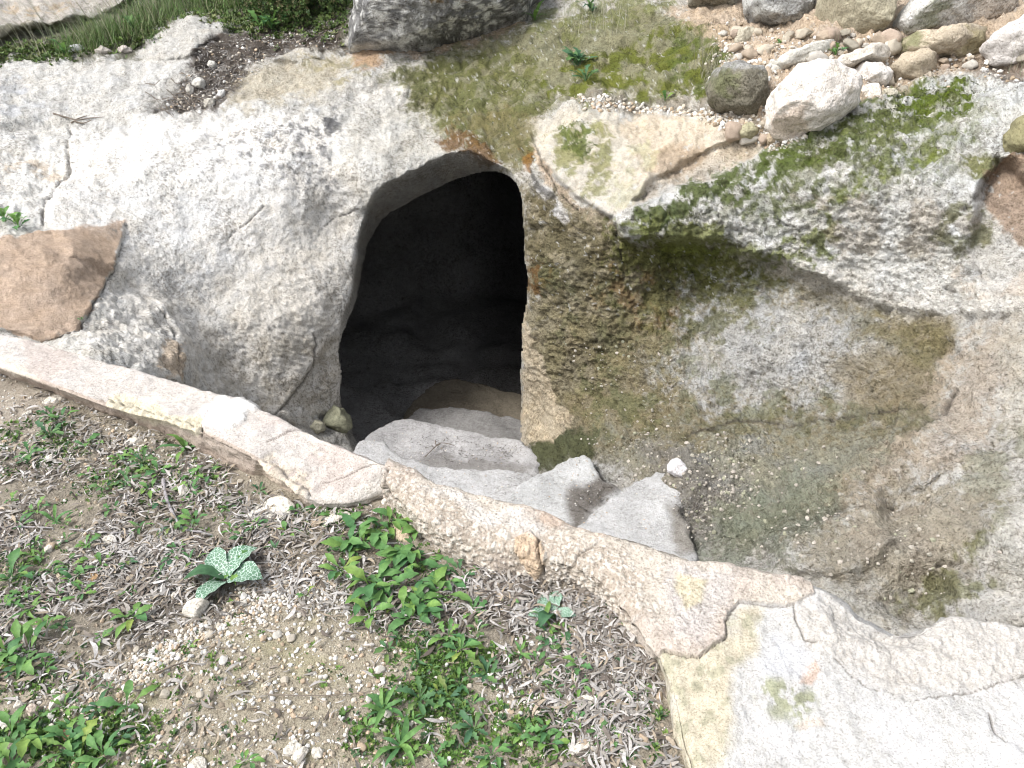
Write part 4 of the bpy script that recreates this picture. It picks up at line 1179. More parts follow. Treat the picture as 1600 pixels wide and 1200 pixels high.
# ================================================================== BOULDERS with their own outline
def boulder(name, outline, Y, thick, mat, col, label, seed, cat='stone', sub=5, noise=(0.03, 0.012), layers=None, ex=2.6, smooth=True, cuts=10, sit=None):
    po = np.array(outline, float)
    c = po.mean(0)
    if c[1] > -60:                                   # bedded a third into the slope it lies on
        Y = surf(c[0], max(c[1], -12))[1] - thick * (0.25 if sit is None else sit)
    t = Y / ray(c[0], c[1])[1]
    Wc = at_t(c[0], c[1], t)
    sc = t / F
    rt = np.array([1, 0, 0.0]); up = np.array([0, sp, cp]); fw = np.array([0, cp, -sp])
    v, f = ICO[sub]
    th = np.arctan2(v[:, 2], v[:, 0])                 # around the outline
    # radius of the outline per direction
    A = np.arctan2(-(po[:, 1] - c[1]), po[:, 0] - c[0])
    qa = np.linspace(-math.pi, math.pi, 361)
    rr = np.zeros(361)
    for i, q in enumerate(qa):
        dx, dy = math.cos(q), -math.sin(q)
        best = 1.0
        for (ax, ay), (bx, by) in zip(po, np.roll(po, -1, 0)):
            ex_, ey_ = bx - ax, by - ay
            den = dx * ey_ - dy * ex_
            if abs(den) < 1e-9: continue
            tt = ((ax - c[0]) * ey_ - (ay - c[1]) * ex_) / den
            uu = ((ax - c[0]) * dy - (ay - c[1]) * dx) / den
            if tt > 0 and -1e-6 <= uu <= 1 + 1e-6: best = max(best, tt)
        rr[i] = best
    R_ = np.interp(th, qa, rr)
    rho = np.sqrt(v[:, 0] ** 2 + v[:, 2] ** 2)
    phi = np.arctan2(v[:, 1], rho)                    # -pi/2 front .. pi/2 back
    cr = np.abs(np.cos(phi)) ** (2 / ex); cd = np.sign(np.sin(phi)) * np.abs(np.sin(phi)) ** (2 / ex)
    L = np.stack([np.cos(th) * R_ * sc * cr, cd * thick, np.sin(th) * R_ * sc * cr], 1)
    r = np.random.default_rng(seed)
    size = max(thick, rr.mean() * sc)
    for _ in range(cuts):                              # flat facets on the front
        n = r.normal(size=3); n[1] = -abs(n[1]) - 0.3; n /= np.linalg.norm(n)
        k = L @ n
        d = k.max() * r.uniform(0.72, 0.92)
        L -= np.outer(np.clip(k - d, 0, None) * 0.85, n)
    u = L / (np.linalg.norm(L, axis=1)[:, None] + 1e-9)
    Q = L + r.uniform(-9, 9, 3)
    s1 = 0.35 / size
    L = L + u * (fbm(Q, 4 * s1 * 1.2, 4, seed) * noise[0] + fbm(Q, 26, 4, seed + 3, 0.6) * noise[1])[:, None]
    W = L[:, :1] * rt + L[:, 1:2] * fw + L[:, 2:] * up
    tcol = np.tile(np.array(col), (len(W), 1))
    if layers:
        X_, Y_ = c[0] + L[:, 0] / sc, c[1] - L[:, 2] / sc
        paint(tcol, X_, Y_, W + Wc, layers)
    g_ = tcol.mean(1, keepdims=True); tcol = g_ + (tcol - g_) * 0.85
    tcol = tcol * (1 + 0.30 * fbm(Q, 14, 5, seed + 6, 0.7) + 0.22 * fbm(Q, 9, 4, seed + 7) + 0.10 * fbm(Q, 60, 3, seed + 8))[:, None]
    o = link(name, mesh_np(name, W, f, mat, np.clip(tcol, .015, .8), smooth=smooth), None, Wc)
    tag(o, label, cat)
    return o

LB = boulder('lichened_boulder', [(526,72),(528,30),(545,-20),(570,-90),(700,-110),(850,-100),(880,-40),(835,-5),(822,32),(790,40),(750,52),(705,64),(660,72),(600,76),(555,76)], 6.0, 0.42, M['lichen_rock'], (0.60, 0.60, 0.58),
    'big black and white lichened boulder resting above the cave mouth', 1001, 'boulder', 6, (0.05, 0.022), [
    ([(526,80),(526,-90),(880,-90),(835,40),(700,80)], 20, (0.12,0.12,0.12), 0.95, 15, -0.05),
    ([(526,80),(526,-90),(600,-90),(590,80)], 20, (0.13,0.13,0.13), 0.8, 14, 0.0),
    ([(640,70),(650,40),(720,36),(700,70)], 14, (0.16,0.16,0.15), 0.8, 10, -0.2),
    ([(682,45),(690,18),(725,12),(738,28),(730,45)], 8, (0.15,0.095,0.03), 0.9, 18, -0.15)], 3.4, sit=0.7)
boulder('boulder', [(1205,172),(1208,145),(1222,128),(1240,108),(1265,101),(1290,104),(1312,120),(1334,134),(1342,160),(1332,172),(1306,190),(1270,208),(1240,217),(1216,206),(1204,190)], 3.95, 0.19, M['stone'], (0.68, 0.63, 0.575),
    'large rounded white stone sitting behind the mossy outcrop', 1011, 'stone', 6, (0.035, 0.005), [
    ([(1205,215),(1204,180),(1240,185),(1260,212)], 14, (0.58,0.46,0.36), 0.7, 0, 0), ([(1250,130),(1300,120),(1310,170),(1270,180)], 16, (0.60,0.52,0.40), 0.5, 8, 0.0)], 2.8, cuts=2, sit=1.0)
boulder('boulder', [(1104,122),(1118,102),(1160,96),(1208,108),(1217,125),(1207,162),(1200,186),(1180,184),(1160,176),(1130,166),(1112,150)], 4.12, 0.17, M['lichen_rock'], (0.19, 0.175, 0.13),
    'dark moss-stained block left of the large rounded white stone', 1021, 'stone', 5, (0.03, 0.012), [([(1104,110),(1150,90),(1217,105),(1215,135),(1150,122)], 14, (0.34,0.34,0.33), 0.85, 0, 0), ([(1110,115),(1135,110),(1140,160),(1115,150)], 12, (0.12,0.14,0.04), 0.6, 0, 0)], 3.6, cuts=26, sit=0.6)
ST = [
 ([(1331,117),(1338,104),(1352,98),(1370,97),(1388,105),(1399,122),(1396,136),(1380,139),(1358,131),(1338,129)], 4.0, 0.09, (0.70,0.66,0.62), 'small white stone between the big white stone and the tan one'),
 ([(1343,142),(1352,132),(1366,133),(1378,145),(1379,158),(1364,166),(1348,161)], 3.95, 0.06, (0.62,0.57,0.50), 'little cream stone below the small white stone'),
 ([(1392,104),(1401,90),(1420,82),(1444,83),(1460,95),(1463,113),(1452,127),(1425,131),(1404,125)], 4.0, 0.10, (0.43,0.36,0.26), 'round ochre stone at the upper edge of the mossy outcrop'),
 ([(1212,98),(1222,84),(1260,74),(1300,66),(1312,72),(1300,92),(1262,100),(1225,108)], 4.35, 0.10, (0.58,0.56,0.50), 'flat pale stone just above the large rounded white stone'),
 ([(1298,106),(1315,88),(1350,76),(1385,76),(1404,88),(1385,98),(1345,100),(1315,112)], 4.3, 0.10, (0.56,0.51,0.44), 'flat cream stone beside the green sprig, above the small white stone'),
 ([(1168,-30),(1285,-32),(1283,22),(1272,42),(1246,51),(1210,43),(1180,30),(1168,10)], 4.9, 0.22, (0.46,0.46,0.44), 'grey lichened rubble stone at the top edge, left of the olive stone'),
 ([(1284,-32),(1392,-34),(1394,20),(1384,50),(1358,70),(1330,62),(1302,42),(1288,26)], 4.75, 0.22, (0.37,0.335,0.235), 'olive-tan rubble stone at the top edge'),
 ([(1388,48),(1404,22),(1432,-10),(1480,-34),(1600,-40),(1606,16),(1560,34),(1500,50),(1440,56),(1402,66)], 4.65, 0.26, (0.57,0.56,0.53), 'big white weathered rubble stone at the top right'),
 ([(1400,62),(1440,52),(1500,46),(1545,52),(1540,84),(1500,94),(1450,92),(1412,84)], 4.35, 0.16, (0.45,0.38,0.28), 'tan and moss rubble stone under the big white one'),
 ([(1549,66),(1566,42),(1600,28),(1660,20),(1670,92),(1600,104),(1562,98)], 4.25, 0.18, (0.60,0.565,0.54), 'pale rubble stone at the right edge near the top'),
 ([(1078,-30),(1166,-30),(1164,6),(1140,16),(1104,12),(1080,2)], 5.15, 0.2, (0.30,0.28,0.22), 'dark rubble stone cut off by the top edge'),
 ([(1168,84),(1180,74),(1200,70),(1206,80),(1190,90),(1172,92)], 4.5, 0.05, (0.56,0.38,0.28), 'small reddish stone left of the flat pale stone'),
 ([(1140,62),(1152,48),(1176,44),(1184,58),(1170,74),(1146,76)], 4.6, 0.07, (0.47,0.43,0.33), 'cream stone below the grey top rubble stone'),
 ([(1196,104),(1204,96),(1220,98),(1232,106),(1224,116),(1204,118)], 4.2, 0.05, (0.55,0.53,0.47), 'small pale stone wedged above the dark block'),
 ([(1578,226),(1584,200),(1600,184),(1660,180),(1668,236),(1600,242)], 3.45, 0.12, (0.26,0.24,0.12), 'mossy brown stone at the right edge beside the outcrop'),
 ([(1042,728),(1050,717),(1062,716),(1072,726),(1079,742),(1070,751),(1056,746),(1044,738)], 2.62, 0.035, (0.60,0.58,0.60), 'pale pebble lying on the slope beside the top step'),
 ([(1150,205),(1166,192),(1180,196),(1190,208),(1172,218),(1154,216)], 4.02, 0.05, (0.34,0.32,0.20), 'small olive stone below the dark block'),
 ([(1195,212),(1212,206),(1226,214),(1216,228),(1200,226)], 3.92, 0.04, (0.45,0.36,0.25), 'small tan stone below the large rounded white stone'),
 ([(1380,140),(1394,138),(1402,146),(1396,156),(1384,154)], 3.95, 0.035, (0.50,0.46,0.36), 'small pale stone at the rim of the green moss'),
 ([(506,662),(508,645),(520,634),(534,638),(546,652),(552,668),(540,676),(520,674)], 3.6, 0.09, (0.27,0.27,0.18), 'mossy stone at the foot of the outcrop by the steps'),
 ([(484,668),(492,656),(506,660),(508,672),(496,678)], 3.45, 0.05, (0.40,0.38,0.28), 'small pale stone beside the mossy stone at the steps'),
 ([(300,132),(304,124),(316,122),(323,130),(318,138),(306,138)], 5.3, 0.04, (0.55,0.53,0.48), 'cream stone on the dark soil pocket of the upper left rock'),
 ([(337,150),(342,141),(352,141),(355,149),(349,155),(340,155)], 5.2, 0.035, (0.70,0.69,0.66), 'white stone on the dark soil pocket, nearest to the outcrop'),
 ([(319,166),(322,155),(334,152),(338,162),(332,170),(322,171)], 5.1, 0.04, (0.47,0.44,0.38), 'grey-brown stone at the lower rim of the dark soil pocket'),
 ([(324,104),(326,96),(336,95),(338,103),(332,108)], 5.6, 0.035, (0.66,0.64,0.58), 'small white stone at the middle of the dark soil pocket'),
 ([(290,140),(294,132),(302,136),(303,146),(294,148)], 5.2, 0.03, (0.50,0.47,0.42), 'small pale stone left of the cream stone on the soil pocket'),
 ([(108,82),(114,73),(128,71),(136,78),(128,86),(114,87)], 6.1, 0.05, (0.45,0.46,0.47), 'bluish grey stone in the grassy gully at upper left'),
 ([(150,80),(158,74),(170,74),(176,82),(166,88),(152,88)], 6.2, 0.05, (0.47,0.43,0.38), 'brownish stone in the grassy gully at upper left'),
 ([(182,78),(190,72),(204,74),(206,82),(192,86)], 6.3, 0.05, (0.47,0.42,0.38), 'pinkish stone at the right end of the grassy gully'),
]
for i, (ol, Yd, th, colr, lb) in enumerate(ST):
    lay = None
    if i in (7,):
        lay = [([(1400,60),(1430,20),(1470,25),(1460,60)], 12, (0.13,0.15,0.05), 0.7, 8, -0.1), ([(1480,0),(1600,10),(1600,40),(1500,50)], 20, (0.52,0.42,0.32), 0.6, 0, 0)]
    if i == 8:
        lay = [([(1400,60),(1425,50),(1430,80),(1405,80)], 10, (0.15,0.16,0.06), 0.8, 0, 0), ([(1490,60),(1545,55),(1540,90),(1490,95)], 12, (0.30,0.26,0.12), 0.7, 0, 0)]
    if i == 5:
        lay = [([(1168,0),(1283,0),(1283,50),(1168,50)], 14, (0.17,0.17,0.165), 0.7, 10, 0.02)]
    boulder('stone', ol, Yd, th, M['lichen_rock'] if i in (5, 7, 10) else M['stone'], colr, lb, 1100 + i * 13, 'stone', 5 if i in (5, 6, 7, 8, 9, 10) else 4, (0.05 * th / 0.15 if th < 0.15 else 0.045, 0.003 if th < 0.1 else 0.012), lay, 2.9, cuts=10, sit=1.6 if 'pebble lying on the slope' in lb else 0.45)

bank = [[(1110,60),(1240,55),(1290,60),(1400,75),(1390,100),(1340,100),(1240,108),(1110,100)], [(1400,84),(1470,92),(1560,96),(1640,104),(1640,124),(1560,112),(1470,116)], [(1180,186),(1212,200),(1260,214),(1190,240),(1130,205)], [(1340,100),(1470,120),(1380,150),(1330,140)]]
LMK = [(np.mean([p_[0] for p_ in s_[0]]), np.mean([p_[1] for p_ in s_[0]]), s_[4]) for s_ in ST if len(s_[4].split()) <= 10]
bv = []
for i in range(6):
    v, f = stone_shape(3, 2500 + i, 20, 0.13, 0.8)
    c = [(0.50,0.45,0.37),(0.58,0.55,0.50),(0.44,0.36,0.28),(0.36,0.33,0.27),(0.55,0.49,0.40),(0.46,0.37,0.30)][i]
    bv.append(mesh_np('stone', v, f, M['stone'], np.tile(c, (len(v), 1)) * (1 + 0.25 * fbm(v, 3, 3, 5))[:, None]))
seen_ = set()
for x, y in pick(bank[:2], 60, 6).tolist() + pick(bank[2:], 14, 6).tolist():
    k_ = random.randrange(6)
    p = surf(x, y); s_ = random.choice([0.025, 0.03, 0.04, 0.06]) * random.uniform(0.8, 1.2)
    o = link('stone', bv[k_]); o.location = p + np.array([0, -0.2, 0.1]) * s_
    o.scale = (s_, s_, s_); o.rotation_euler = (random.uniform(-.5, .5), random.uniform(-.5, .5), random.uniform(0, 6.28))
    for q in sorted(LMK, key=lambda q: (q[0] - x) ** 2 + (q[1] - y) ** 2)[:6]:
        dx, dy = x - q[0], y - q[1]
        d_w = ('right of' if dx > 0 else 'left of') if abs(dx) > abs(dy) else ('below' if dy > 0 else 'above')
        lb = '%s %s chunk %s the %s' % ('tiny' if s_ < 0.03 else 'small', ['buff', 'whitish', 'tan', 'grey', 'cream', 'pinkish'][k_], d_w, q[2])
        if lb not in seen_: break
    seen_.add(lb); tag(o, lb, 'stone', 'rubble chunks packed into the bank above the mossy outcrop')

# ================================================================== MATERIALS for small growth
def leaf_mat(name, col, var=0.3, trans=0.25):
    m, nt, nodes, links, b = new_mat(name)
    tc = nodes.new('ShaderNodeTexCoord')
    oi = nodes.new('ShaderNodeObjectInfo')
    n = noise_node(nt, 6, 3, 0.6, tc.outputs['Object'])
    c = np.array(col)
    r = rampn(nt, n.outputs[0], [(0.3, tuple(c * (1 - var))), (0.55, tuple(c)), (0.8, tuple(np.clip(c * (1 + var) + np.array([0.03, 0.02, 0]), 0, 1)))])
    r2 = rampn(nt, oi.outputs['Random'], [(0, (0.55, 0.68, 0.85)), (0.5, (1, 1, 1)), (0.96, (1.3, 1.12, 0.9)), (1, (1.9, 1.2, 0.9))])
    mx = mul(nt, r.outputs[0], r2.outputs[0])
    links.new(mx.outputs[2], b.inputs['Base Color'])
    b.inputs['Roughness'].default_value = 0.55
    tr = nodes.new('ShaderNodeBsdfTranslucent')
    links.new(mx.outputs[2], tr.inputs[0])
    ms = nodes.new('ShaderNodeMixShader')
    ms.inputs[0].default_value = trans
    links.new(b.outputs[0], ms.inputs[1]); links.new(tr.outputs[0], ms.inputs[2])
    links.new(ms.outputs[0], nodes['Material Output'].inputs[0])
    return m
M['leaf'] = leaf_mat('weed_leaf', (0.135, 0.275, 0.085))
M['leaf_dark'] = leaf_mat('dark_weed_leaf', (0.10, 0.205, 0.085))
m, nt, nodes, links, b = new_mat('variegated_leaf')
tc = nodes.new('ShaderNodeTexCoord')
vo = nodes.new('ShaderNodeTexVoronoi'); vo.feature = 'DISTANCE_TO_EDGE'; vo.inputs['Scale'].default_value = 13
links.new(tc.outputs['Object'], vo.inputs['Vector'])
rv = rampn(nt, vo.outputs['Distance'], [(0.02, (0.46, 0.56, 0.50)), (0.08, (0.10, 0.19, 0.12))])
links.new(rv.outputs[0], b.inputs['Base Color']); b.inputs['Roughness'].default_value = 0.5
M['thistle'] = m

def tint_mat(name, rough=0.8, trans=0.0):
    m, nt, nodes, links, b = new_mat(name)
    at = nodes.new('ShaderNodeAttribute'); at.attribute_name = 'tint'
    tc = nodes.new('ShaderNodeTexCoord')
    n = noise_node(nt, 160, 3, 0.6, tc.outputs['Object'])
    r = rampn(nt, n.outputs[0], [(0.3, (0.75, 0.75, 0.75)), (0.7, (1.2, 1.2, 1.2))])
    mx = mul(nt, at.outputs['Color'], r.outputs[0])
    links.new(mx.outputs[2], b.inputs['Base Color'])
    b.inputs['Roughness'].default_value = rough
    return m
M['dry'] = tint_mat('dry_leaf')
M['green'] = tint_mat('small_green_growth', 0.6)
M['grit'] = tint_mat('grit', 0.95)
M['twig'] = rock_mat('twig_bark', 0.4, 300, False, 0.2, tint=(0.20, 0.17, 0.14))

# ================================================================== LITTER, GRIT
def lance(nseg=3, w=0.13, curl=0.12, twist=0.2):
    v = []; 
    for i in range(nseg + 1):
        t_ = i / nseg
        ww = w * math.sin(math.pi * min(1, 0.06 + 0.92 * t_)) ** 0.8
        z_ = curl * math.sin(math.pi * t_)
        tw = twist * (t_ - 0.5)
        v.append((t_ - 0.5, -ww, z_ - ww * tw)); v.append((t_ - 0.5, ww, z_ + ww * tw))
    f = [(2 * i, 2 * i + 2, 2 * i + 3, 2 * i + 1) for i in range(nseg)]
    return np.array(v), np.array(f)
LV = [lance(4, w_, c_, t_) for w_, c_, t_ in ((0.075, 0.06, 0.6), (0.09, 0.12, -0.8), (0.06, 0.03, 1.5), (0.08, -0.05, 1.0), (0.05, 0.16, 0.3))]
def curved(v, k):
    v = v.copy(); x = v[:, 0].copy(); v[:, 1] += k * (x * x - 0.08); return v
LVv = [curved(v, k) for (v, f), k in zip(LV, (0.3, -0.5, 0.9, -0.2, 0.6))]
LVf = [f for v, f in LV]
def litter(name, pts, normals=None, size=(0.018, 0.052), bright=1.0):
    n = len(pts)
    pal = np.array([(0.26,0.24,0.215), (0.19,0.165,0.14), (0.36,0.34,0.32), (0.12,0.10,0.085), (0.30,0.25,0.19), (0.46,0.44,0.42), (0.085,0.07,0.055)])
    cl_ = (fbm(pts * np.array([1, 1, 0]), 6, 3, 861) > 0.05 + RNG.normal(0, 0.1, n))
    c = np.where(cl_[:, None], pal[RNG.choice(len(pal), n, p=[.30,.08,.34,.04,.09,.13,.02])], pal[RNG.choice(len(pal), n, p=[.26,.20,.16,.14,.12,.05,.07])]) * RNG.uniform(0.8, 1.2, (n, 1)) * bright
    p = pts.copy(); p[:, 2] += RNG.uniform(0.001, 0.012, n)
    sc = size[0] + (size[1] - size[0]) * RNG.random(n) ** 1.6
    return bulk(name, LVv, LVf, p, rots(n, 0.24, normals), np.stack([sc, sc * RNG.uniform(0.8, 1.3, n), sc], 1), c, M['dry'], True)
LIT = [[(-40,640),(120,640),(260,695),(350,735),(450,795),(600,805),(740,900),(900,918),(1000,1010),(1040,1070),(1056,1220),(930,1220),(860,1100),(740,1010),(560,960),(480,925),(380,945),(300,990),(150,1050),(-40,1060)]]
pp = np.concatenate([pick(LIT, 17000, 70), pick([[(740,895),(900,915),(1000,1005),(1040,1080),(960,1060),(820,990),(720,950)]], 4000, 25), pick([[(-40,800),(200,760),(420,800),(460,880),(300,930),(100,960),(-40,960)]], 4500, 50), pick([[(-200,560),(1100,900),(1080,1250),(-200,1250)]], 1300, 40)])
W = on_ground(pp, (3.6, -0.02), 851)
tag(litter('leaf_litter', W), kind='stuff')
pp = pick([[(240,172),(262,158),(285,128),(300,104),(320,70),(420,52),(530,36),(540,74),(470,76),(420,86),(390,105),(385,125),(365,150),(330,172)]], 2200, 8)
W = np.array([surf(x, y) for x, y in pp]); Nn = np.array([surf_n(x, y) for x, y in pp])
tag(litter('leaf_litter', W, Nn, (0.015, 0.05), 0.6), kind='stuff')
pp = pick([[(0,640),(300,720),(1000,1000),(1040,1200),(0,1200)]], 260, 30)
W = on_ground(pp, (3, -0.1), 855)
dl = litter('dead_leaves', W, None, (0.025, 0.045), 0.9)
tag(dl, kind='stuff')
# a few on the steps and the slope beside them
def step_pts(poly, z, n, soft=8):
    q = pick([poly], n, soft)
    w = at_z(q[:, 0], q[:, 1], np.full(n, z)); w[:, 2] += 0.006
    return w
W = np.concatenate([step_pts([(895,800),(900,770),(940,752),(960,770),(905,818)], -0.80, 150), step_pts([(640,690),(700,690),(810,700),(810,725),(700,722)], -1.165, 260), step_pts([(790,740),(830,740),(820,765),(790,772)], -1.0, 26), step_pts([(1050,790),(1090,780),(1095,815),(1060,820)], -0.61, 80)])
tag(litter('leaf_litter', W, None, (0.012, 0.03), 0.45), kind='stuff')
W = np.array([surf(x, y) for x, y in pick([[(1050,780),(1110,770),(1120,830),(1070,830)]], 130, 8)])
tag(litter('leaf_litter', W, None, (0.012, 0.03), 0.6), kind='stuff')

PEBV, PEBF = zip(*[stone_shape(1, 2000 + i, 6, 0.05) for i in range(8)])
def grit(name, pts, lo, hi, pal, power=2.2, sink=0.3):
    n = len(pts)
    sc = lo + (hi - lo) * RNG.random(n) ** power
    pal = np.array(pal)
    c = pal[RNG.integers(0, len(pal), n)] * RNG.uniform(0.8, 1.15, (n, 1))
    p = pts.copy(); p[:, 2] += sc * sink
    return bulk(name, list(PEBV), list(PEBF), p, rots(n, 0.6), sc, c, M['grit'], False)
PAL = [(0.62,0.59,0.54), (0.55,0.51,0.44), (0.66,0.64,0.60), (0.50,0.44,0.36), (0.46,0.36,0.26), (0.58,0.57,0.55)]
gp = np.concatenate([pick([[(150,1110),(260,1000),(400,930),(540,930),(640,1000),(620,1100),(560,1200),(120,1220)]], 2000, 40), pick([[(-40,590),(60,600),(200,670),(320,740),(-40,760)]], 1500, 25), pick([[(380,930),(420,890),(520,880),(540,930),(440,950),(300,1010),(200,1080),(170,1060)]], 3400, 22),
                     pick([[(-200,560),(1100,900),(1080,1250),(-200,1250)]], 4200, 40), pick([[(760,1020),(860,1010),(900,1120),(780,1120)]], 700, 25), pick([[(150,650),(350,735),(330,760),(140,680)]], 500, 12), pick([[(60,1090),(150,1080),(160,1130),(60,1130)]], 350, 15)])
W = on_ground(gp)
tag(grit('gravel', W, 0.0012, 0.0085, PAL, 3.2), kind='stuff')
W = on_ground(pick([[(-40,600),(300,700),(1040,1040),(1040,1220),(-40,1220)]], 2600, 20), (6, 0.0), 891)
tag(grit('soil_crumbs', W, 0.002, 0.010, [(0.30,0.25,0.19),(0.36,0.31,0.24),(0.24,0.20,0.15)], 2.0, 0.1), kind='stuff')
gp = pick([[(240,172),(285,128),(320,70),(420,52),(530,36),(540,74),(420,86),(385,125),(330,172)]], 420, 8)
tag(grit('gravel', np.array([surf(x, y) for x, y in gp]), 0.003, 0.016, PAL), kind='stuff')
gp = np.concatenate([pick([[(900,158),(960,166),(1040,176),(1100,178),(1180,200),(1260,215),(1210,235),(1150,212),(1090,182),(1000,174),(930,172)]], 1300, 8), pick([[(1120,60),(1260,60),(1400,80),(1560,100),(1600,130),(1440,120),(1340,165),(1220,210),(1120,180)]], 1500, 20)])
tag(grit('gravel', np.array([surf(x, y) for x, y in gp]), 0.003, 0.018, PAL + [(0.35,0.28,0.2)]), kind='stuff')
gp = np.concatenate([pick([[(930,690),(1060,690),(1180,700),(1180,790),(1080,850),(1000,740)]], 600, 20), pick([[(1060,700),(1280,700),(1400,720),(1250,880),(1100,860)]], 160, 30), pick([[(870,520),(1060,560),(1080,680),(940,690)]], 170, 20), pick([[(1200,820),(1500,760),(1560,860),(1440,950),(1260,910)]], 160, 20)])
tag(grit('gravel', np.array([surf(x, y) for x, y in gp]), 0.003, 0.014, [(0.33,0.31,0.26),(0.40,0.37,0.32),(0.30,0.30,0.22),(0.45,0.41,0.36)], 2.5, 0.1), kind='stuff')
W = np.concatenate([step_pts([(895,822),(1000,745),(1066,760),(1090,850)], -0.62, 120), step_pts([(778,778),(925,708),(940,770),(900,815)], -0.80, 160), step_pts([(560,690),(830,736),(790,775),(640,740)], -1.0, 90), step_pts([(605,668),(812,690),(812,730),(640,716)], -1.15, 90)])
tag(grit('gravel', W, 0.0015, 0.006, PAL, 2.2, 0), kind='stuff')

# ---- stones one can pick out on the foreground soil
named = [(306,958,24,'largest pale stone on the soil, just below the variegated thistle',0.8),(92,1103,15,'pale stone at lower left, rightmost of a row of three',0.9),(33,1108,12,'pale stone at the left edge, leftmost of a row of three',0.9),(53,1117,13,'pinkish stone in the middle of the row of three at lower left',0.9),
 (288,771,11,'angular white stone beside the curved grey stick',1.0),(210,692,17,'flat white stone on the litter just below the kerb',0.45),(402,898,14,'pinkish white stone right of the variegated thistle',0.8),(322,925,15,'white stone touching the left side of the thistle',0.6),
 (274,931,8,'small grey-white stone left of the thistle',0.8),(90,628,20,'flat cream stone lying at the foot of the kerb near the left edge',0.4),(38,716,9,'small cream stone among the leftmost weeds',0.7),(78,716,8,'small cream stone right of the leftmost weeds',0.7),
 (450,760,9,'small pale stone at the base of the broken kerb end',0.7),(583,957,7,'white pebble under the large weed clump',0.8),(640,1131,9,'white oval stone among the lowest weeds',0.6),(922,1096,16,'white flat stone near the apron edge',0.6),(905,1172,18,'round whitish stone half buried near the bottom',0.4),
 (470,1182,15,'cream stone cut by the bottom edge',0.6),(498,1180,12,'pale round stone at the bottom beside a cream one',0.8),(455,1175,18,'white stone at the bottom, left of the middle',0.6),(310,1200,22,'flat white stone at the bottom edge',0.5),
 (171,848,10,'small white pebble on the bare patch of soil',0.8),(77,860,8,'small white pebble left of the bare soil patch',0.8),(222,700,7,'small white chip beside the flat white stone',0.6),(1054,930,7,'small cream stone caught against the pebbly kerb',0.8),
 (972,928,12,'cream stone at the foot of the pebbly kerb',0.7),(604,772,9,'white stone in the gap where two kerbs meet',0.8),(603,790,10,'white stone just below the gap where two kerbs meet',0.8),(420,805,40,'long flat cream slab lying below the kerb end',0.22),(515,815,34,'flat cream slab hidden among weeds below the kerb end',0.22),
 (630,835,28,'smooth tan brick-like fragment behind the weed clump',0.35),(142,902,14,'flat orange stone on the bare soil patch',0.4),(104,1152,13,'brown stone among the lower left weeds',0.6)]
stone_me = {}
for i, (x, y, r_, lb, fl) in enumerate(named):
    p = at_z(x, y, 0.0)
    t_ = (p - CAM) @ np.array([0, cp, -sp])
    s_ = r_ * t_ / F
    v, f = stone_shape(4, 2100 + i, 11, 0.07, 1.0)
    c = (0.64, 0.60, 0.53)
    if 'pinkish' in lb: c = (0.60, 0.50, 0.43)
    if 'orange' in lb: c = (0.50, 0.33, 0.18)
    if 'brown' in lb: c = (0.34, 0.22, 0.13)
    if 'tan' in lb: c = (0.52, 0.42, 0.31)
    v = v * np.array([s_, s_ * 0.85, s_ * fl])
    tc_ = np.tile(c, (len(v), 1)) * (1 + 0.25 * fbm(v + i, 40, 3, 77))[:, None]
    o = link('stone', mesh_np('stone', v, f, M['stone'], np.clip(tc_, 0, .75), smooth=True))
    o.location = (p[0], p[1], ground_z(p[0], p[1]) + s_ * fl * 0.45)
    o.rotation_euler = (random.uniform(-.2, .2), random.uniform(-.2, .2), random.uniform(-0.6, 0.6) if fl < 0.3 else random.uniform(0, 6))
    tag(o, lb, 'stone', None)
svar = []
for i in range(8):
    v, f = stone_shape(3, 2300 + i, 9, 0.07, 0.8)
    c = [(0.62,0.59,0.53),(0.66,0.64,0.60),(0.55,0.50,0.42),(0.48,0.38,0.28)][i % 4]
    svar.append(mesh_np('pebble', v, f, M['stone'], np.tile(c, (len(v), 1)), smooth=True))
# ================================================================== WEEDS
def leaf_mesh(name, kind, mat, seed):
    r = random.Random(seed)
    n = 9
    V_, F_ = [], []
    for i in range(n + 1):
        t_ = i / n
        if kind == 'spoon':
            w = 0.013 + 0.094 * max(0, sstep(np.array(t_), 0.25, 0.62)) * (1 - sstep(np.array(t_), 0.74, 1.02)) ** 0.75 * 1.15
            w *= 1 + 0.20 * math.sin(t_ * 21 + seed)
        elif kind == 'broad':
            w = 0.02 + 0.25 * max(0.0, math.sin(math.pi * min(1, t_ * 0.97 + 0.02))) ** 0.7 * (1 if t_ > 0.1 else 0.3) * (1 + 0.10 * math.sin(t_ * 40))
        elif kind == 'lance':
            w = 0.012 + 0.075 * math.sin(math.pi * t_) ** 0.9
        else:                                     # lobed
            w = 0.015 + 0.10 * sstep(np.array(t_), 0.1, 0.7) * (1 - sstep(np.array(t_), 0.82, 1.02)) * (1.0 + 0.55 * math.sin(t_ * 26 + seed))
        w = float(max(w, 0.004))
        if i == n: w = 0.004
        z_ = 0.34 * math.sin(t_ * 1.9 + 0.1) - 0.26 * t_ * t_ + 0.02 * math.sin(t_ * 9 + seed)
        fold = 0.28 * w
        side = 0.05 * math.sin(t_ * 3 + seed)
        for q, zz in ((-1, fold), (-0.5, fold * 0.35), (0, 0), (0.5, fold * 0.35), (1, fold)):
            V_.append((t_, q * w + side, z_ + zz + 0.012 * math.sin(t_ * 22 + q * 3 + seed)))
    for i in range(n):
        for j in range(4):
            a_ = i * 5 + j
            F_.append((a_, a_ + 5, a_ + 6, a_ + 1))
    return mesh_np(name, np.array(V_), np.array(F_), mat, smooth=True)
